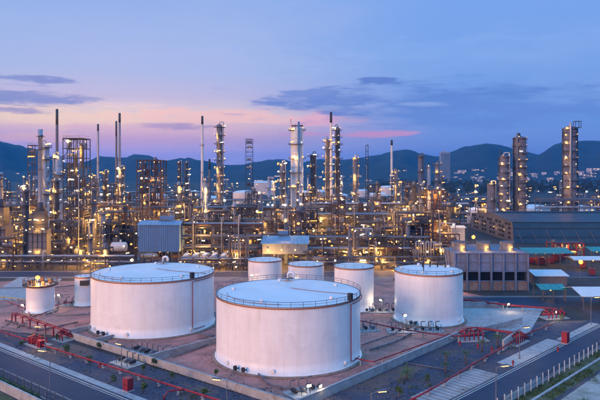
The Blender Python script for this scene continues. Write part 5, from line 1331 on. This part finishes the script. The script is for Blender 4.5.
def f_tower(px, d):
    hh = R_.choice((14, 18, 22, 26, 30, 34, 38)); m_ = R_.choice(('dull_cladding', 'silver_cladding', 'dark_cladding', 'dull_cladding', 'brown_cladding'))
    process_tower({'silver_cladding': 'small silver column', 'dull_cladding': 'small grey column', 'dark_cladding': 'small dark column', 'brown_cladding': 'small brown column'}[m_], px, HZ + (H - hh) * F / d, R_.uniform(1.3, 2.8) * F / d, d, m_, max(2, int(hh / 6)), R_.choice((1, 2)), 1.1, R_.choice((0, 0, 380)), True, d < 330, R_.random() < 0.6, lr=0.4 if d < 400 else 0.5)
def f_tall(px, d):
    w = R_.uniform(8, 14) * 330 / d; lv = R_.choice((22, 26, 30, 35))
    steel_structure('tall slim steel deck frame', px - w / 2, px + w / 2, HZ + (H - lv) * F / d, d, R_.uniform(4, 6), 2, 1, 4.2, R_.choice(('mid_steel', 'rusty_steel', 'dark_steel')), 0.9, 0.14, 0.8, auto=True, power=420)
def f_riser(px, d):
    o = thing('pipe_riser', 'upright pipe bundle', 'pipe riser', (X(px, d), d, 0.02), R_.uniform(-0.4, 0.4), 'upright pipe bundles', True); FOOT.append((X(px, d), d, 1.0))
    for q in range(R_.choice((2, 3, 4))):
        hh = R_.uniform(7, 22); L = R_.uniform(3, 11) * R_.choice((-1, 1)); r = R_.choice((0.16, 0.24, 0.32)); g = MB()
        g.tube([(q * 0.9, 0, 0), (q * 0.9, 0, hh), (q * 0.9 + L, 0.3 * q, hh), (q * 0.9 + L, 0.3 * q, hh - R_.uniform(2, 6))], r, 8, bend=0.7); g.build('pipe', R_.choice(('silver_cladding', 'dull_cladding', 'rusty_steel', 'grey_steel')), o)
    P(o, 'guide_frame', 'box', 'mid_steel', (0.9, 0.45, 5.0), (4.0, 0.25, 0.3))
    lamp(o, (0.5, -0.5, R_.uniform(4, 9)), 0.4, power=R_.choice((0, 0, 380)))
def f_drum(px, d):
    drum_on_legs('small horizontal drum', px, 0, d, R_.uniform(5, 9), R_.uniform(0.8, 1.6), R_.choice(('silver_cladding', 'dull_cladding', 'dark_cladding', 'rusty_steel')), True, z=R_.uniform(2.5, 9))
def f_stack(px, d): flue_stack('small thin stack', px, HZ + (H - R_.uniform(34, 52)) * F / d, R_.uniform(1.2, 1.9) * F / d, d, R_.choice(('silver_cladding', 'dull_cladding', 'far_white')), 0.12, auto=True)
put(13, f_low, (263, 276), r=3.2)
put(56, f_struct, (282, 352), r=1.8)
put(26, f_tall, (288, 410), r=2.0)
put(26, f_tower, (268, 345), r=2.2)
put(24, f_drum, (266, 340), r=2.5)
put(40, f_struct, (355, 490), r=3)
put(34, f_tower, (350, 500), r=2.0)
put(44, f_riser, (266, 400), r=1.0)
put(14, f_drum, (350, 470), r=3)
put(4, f_stack, (480, 700), r=4)
put(8, f_struct, (470, 640), (440, 610), r=6)
put(10, f_tower, (470, 700), (440, 610), r=3)
# far plant: tanks, little towers and lamp posts out to the foot of the hills
def f_fartower(px, d):
    hh = R_.choice((16, 20, 24, 30, 36, 44))
    process_tower('far slender column', px, HZ + (H - hh) * F / d, R_.uniform(2.0, 3.4) * F / d, d, R_.choice(('dull_cladding', 'dark_cladding', 'silver_cladding')), max(2, int(hh / 8)), 1, 1.2, 0, True, False, False, lr=0.62)
def f_fartank(px, d):
    r = R_.uniform(7, 14); h = R_.uniform(9, 14)
    o = thing('storage_tank', 'far low white tank', 'storage tank', (X(px, d), d, 0.02), 0, 'far white tanks', True); FOOT.append((X(px, d), d, r))
    g = MB(); g.lathe([(r, 0), (r, h)], 28); g.build('shell', 'far_white', o)
    g = MB(); g.lathe([(r + 0.1, h)] + [(r * math.cos(a * 0.314) + 0.02, h + 2.4 * math.sin(a * 0.314)) for a in range(6)], 28); g.build('roof', 'tank_roof', o)
    for a in (-2.2, -1.2): lamp(o, ((r + 0.6) * math.cos(a), (r + 0.6) * math.sin(a), h * 0.8), 0.55)
def f_mast(px, d):
    h = R_.uniform(8, 20)
    o = thing('light_mast', 'far light mast', 'light mast', (X(px, d), d, 0.02), 0, 'far light masts', True)
    P(o, 'pole', 'cyl8', 'mid_steel', (0, 0, 0), (0.18, 0.18, h)); P(o, 'crossarm', 'box', 'mid_steel', (0, 0, h), (1.8, 0.3, 0.3))
    for k in (-1, 1): lamp(o, (k * 0.8, -0.4, h - 0.4), 0.5 * max(1.0, d / 900))
for px, d, r, h, lb in ((244, 600, 11.0, 20.5, 'large white tank right of the ten-deck tower'), (209.5, 470, 6.0, 15.5, 'small white tank left of the ten-deck tower foot'), (317, 700, 10.0, 18, 'white tank right of the huge white column below the hills')):
    o = thing('storage_tank', lb, 'storage tank', (X(px, d), d, 0.02), 0, 'white tanks inside the plant'); FOOT.append((X(px, d), d, r)); FOOT.append((X(px, d - 40), d - 40, r))
    g = MB(); g.lathe([(r, 0), (r, h)], 36); g.build('shell', 'far_white', o)
    g = MB(); g.lathe([(r + 0.1, h)] + [(r * math.cos(a * 0.314) + 0.02, h + 2.6 * math.sin(a * 0.314)) for a in range(6)], 36); g.build('roof', 'tank_roof', o)
    g = MB(); g.tube(ring_pts(r, h + 1.1, 36), 0.08, 5, True); g.build('handrail', 'rail_steel', o)
    g = MB(); g.tube([((r + 0.5) * math.cos(-2.6 + q * 0.12), (r + 0.5) * math.sin(-2.6 + q * 0.12), h * q / 16) for q in range(17)], 0.35, 5); g.build('stair', 'dark_steel', o)
put(36, f_fartower, (500, 1000), (-10, 450), r=4)
put(15, f_fartank, (560, 1100), (-10, 440), r=13)
put(90, f_mast, (480, 1200), (-10, 455), r=2)
put(36, f_mast, (480, 960), (440, 610), r=2)
put(34, f_mast, (266, 470), (-10, 455), r=1.5)
for i, (px, py, d, L, dp, h, lb) in enumerate(((264, 175, 1050, 34, 24, 24, 'long pale hangar below the hills right of the dark lattice tower'),
        (378, 182, 700, 16, 14, 17, 'pale hangar left of the grey-white stack'), (372, 192, 520, 12, 9, 13, 'small white hall under the lamp cluster tower'))):
    x = X(px, d) - L / 2
    shelter(lb, x, d, L, dp, h * 0.86, h, 'pale_sheet', 'far_white', 3, 0, name='hall')

# ------------------------------------------------------------------ tree belt, far town, tower block
g = MB(); rr = random.Random(8)
for k in range(620):
    px = rr.uniform(375, 690); d = rr.uniform(980, 2000)
    if px < 440: d = rr.uniform(1300, 2000)
    x, hh, w = X(px, d), rr.uniform(9, 17), rr.uniform(4.5, 8)
    g.bar((x, d, 0), (x, d, hh * 0.6), 0.6, 0.6)
    for c in range(4): leaf_cloud(g, (x + rr.uniform(-.5, .5) * w, d + rr.uniform(-.5, .5) * w, hh * rr.uniform(0.5, 0.85)), (w * 0.6, w * 0.6, hh * 0.28), 16, 1.6, rr)
wd = g.build('woodland', 'leaf_dark'); wd['kind'] = 'stuff'; wd['label'] = 'dark belt of trees between the plant and the far town'
def building(label, px, d, w, dp, h, mat, auto=True, z=None, floors=0, name='far_building', group='far town buildings at the foot of the hills'):
    z = max(0.0, hill_z(px, d)) if z is None else z
    o = thing(name, label, 'building', (X(px, d), d, z - 2.0), 0, group, auto)
    P(o, 'wall', 'box', mat, (0, dp / 2, h / 2 + 1), (w, dp, h + 2)); P(o, 'roof', 'box', 'roof_tile' if auto else 'far_grey', (0, dp / 2, h + 2.2), (w + 0.8, dp + 0.8, 0.5))
    if auto:
        for q in range(max(2, int(w / 4))): P(o, 'window', 'box', 'far_window' if (q * 7 + int(px)) % 3 == 0 else 'window_glass', (-w / 2 + (q + 0.5) * w / max(2, int(w / 4)), -0.1, h * 0.55 + 2), (1.8, 0.3, 1.8))
    return o
rr = random.Random(21)
k = 0
while k < 95:
    px = rr.choice((rr.uniform(455, 605), rr.uniform(455, 605), rr.uniform(-5, 455))); d = rr.uniform(2170, 2480)
    o = building('far pale town building', px, d, rr.choice((rr.uniform(6, 12), rr.uniform(8, 18), rr.uniform(14, 34))), 12, rr.choice((3.5, 4, 6, 7, 10, 14)), rr.choice(('far_white', 'far_grey', 'far_grey')))
    for q in range(rr.choice((0, 1, 1, 2))): lamp(o, (rr.uniform(-8, 8), -1.5, rr.uniform(3, 6)), 0.7, rr.choice(('lamp_white', 'lamp_warm', 'lamp_white')))
    k += 1
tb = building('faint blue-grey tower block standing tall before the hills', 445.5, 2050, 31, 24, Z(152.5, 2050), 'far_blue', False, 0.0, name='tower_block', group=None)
for f in range(22):
    for q in range(7): P(tb, 'window', 'box', 'window_glass', (-12.6 + q * 4.2, -0.1, 8 + f * 4.3), (3.0, 0.3, 2.4))
P(tb, 'roof_plant', 'box', 'far_grey', (-4, 12, Z(152.5, 2050) + 4.5), (12, 10, 5))

# ------------------------------------------------------------------ evening haze
mb = MB(); mb.box((0, 4220, 134.0), (18400, 9800, 272.0))
hz = mb.build('haze', 'land'); hz.data.materials.clear(); hz['kind'] = 'stuff'; hz['label'] = 'thin bluish evening haze over the plant and hills'
hm = bpy.data.materials.new('haze_air'); hm.use_nodes = True; nt = hm.node_tree; nt.nodes.clear()
ho = nt.nodes.new('ShaderNodeOutputMaterial'); pv = nt.nodes.new('ShaderNodeVolumePrincipled'); nt.links.new(pv.outputs[0], ho.inputs['Volume'])
pv.inputs['Color'].default_value = (0.03, 0.38, 1.0, 1); pv.inputs['Density'].default_value = 1.2e-4; pv.inputs['Anisotropy'].default_value = 0.1
hz.data.materials.append(hm)

# ------------------------------------------------------------------ labels of the packed smaller units: by look, neighbour, then order
MARKS = [(10, 'brown heater'), (38, 'silver furnace'), (57, 'slim pointed stack'), (75, 'tall steel tower'), (98, 'lone thin stack'), (119, 'twin stacks'), (151, 'broad deck structure'), (183, 'pair of slim towers'), (202, 'white stack'), (219, 'ten-deck tower'), (249, 'dark lattice tower'),
         (282, 'lit column'), (297, 'huge white column'), (331, 'black-tipped stack'), (355, 'lamp cluster tower'), (391, 'grey-white stack'), (420, 'bare dark column'), (446, 'faint tower block'), (490, 'low brown column'), (519, 'middle brown tower'), (570, 'tallest brown tower')]
ORD = ['first', 'second', 'third', 'fourth', 'fifth', 'sixth', 'seventh', 'eighth', 'ninth', 'tenth', 'eleventh', 'twelfth', 'thirteenth', 'fourteenth', 'fifteenth', 'sixteenth', 'seventeenth', 'eighteenth', 'nineteenth', 'twentieth'] + ['twenty-' + q for q in ('first', 'second', 'third', 'fourth', 'fifth', 'sixth', 'seventh', 'eighth', 'ninth')] + ['thirtieth']
bucket = {}
for o in THINGS:
    x, d = o.location.x, o.location.y
    px = 300 + x * F / d
    mk = min(MARKS, key=lambda q: abs(q[0] - px))
    side = 'left of' if px < mk[0] else 'right of'
    zone = 'near the road' if d < 345 and 'far' not in o['label'] else ('deep inside' if d < 520 and 'far' not in o['label'] else '')
    bucket.setdefault(' '.join(t for t in (o['label'], zone, side, mk[1]) if t), []).append((px, o))
for lb, lst in bucket.items():
    lst.sort(key=lambda q: q[0])
    for i, (px, o) in enumerate(lst):
        o['label'] = lb if len(lst) == 1 else f'{lb}, {ORD[min(i, 29)]} from left'
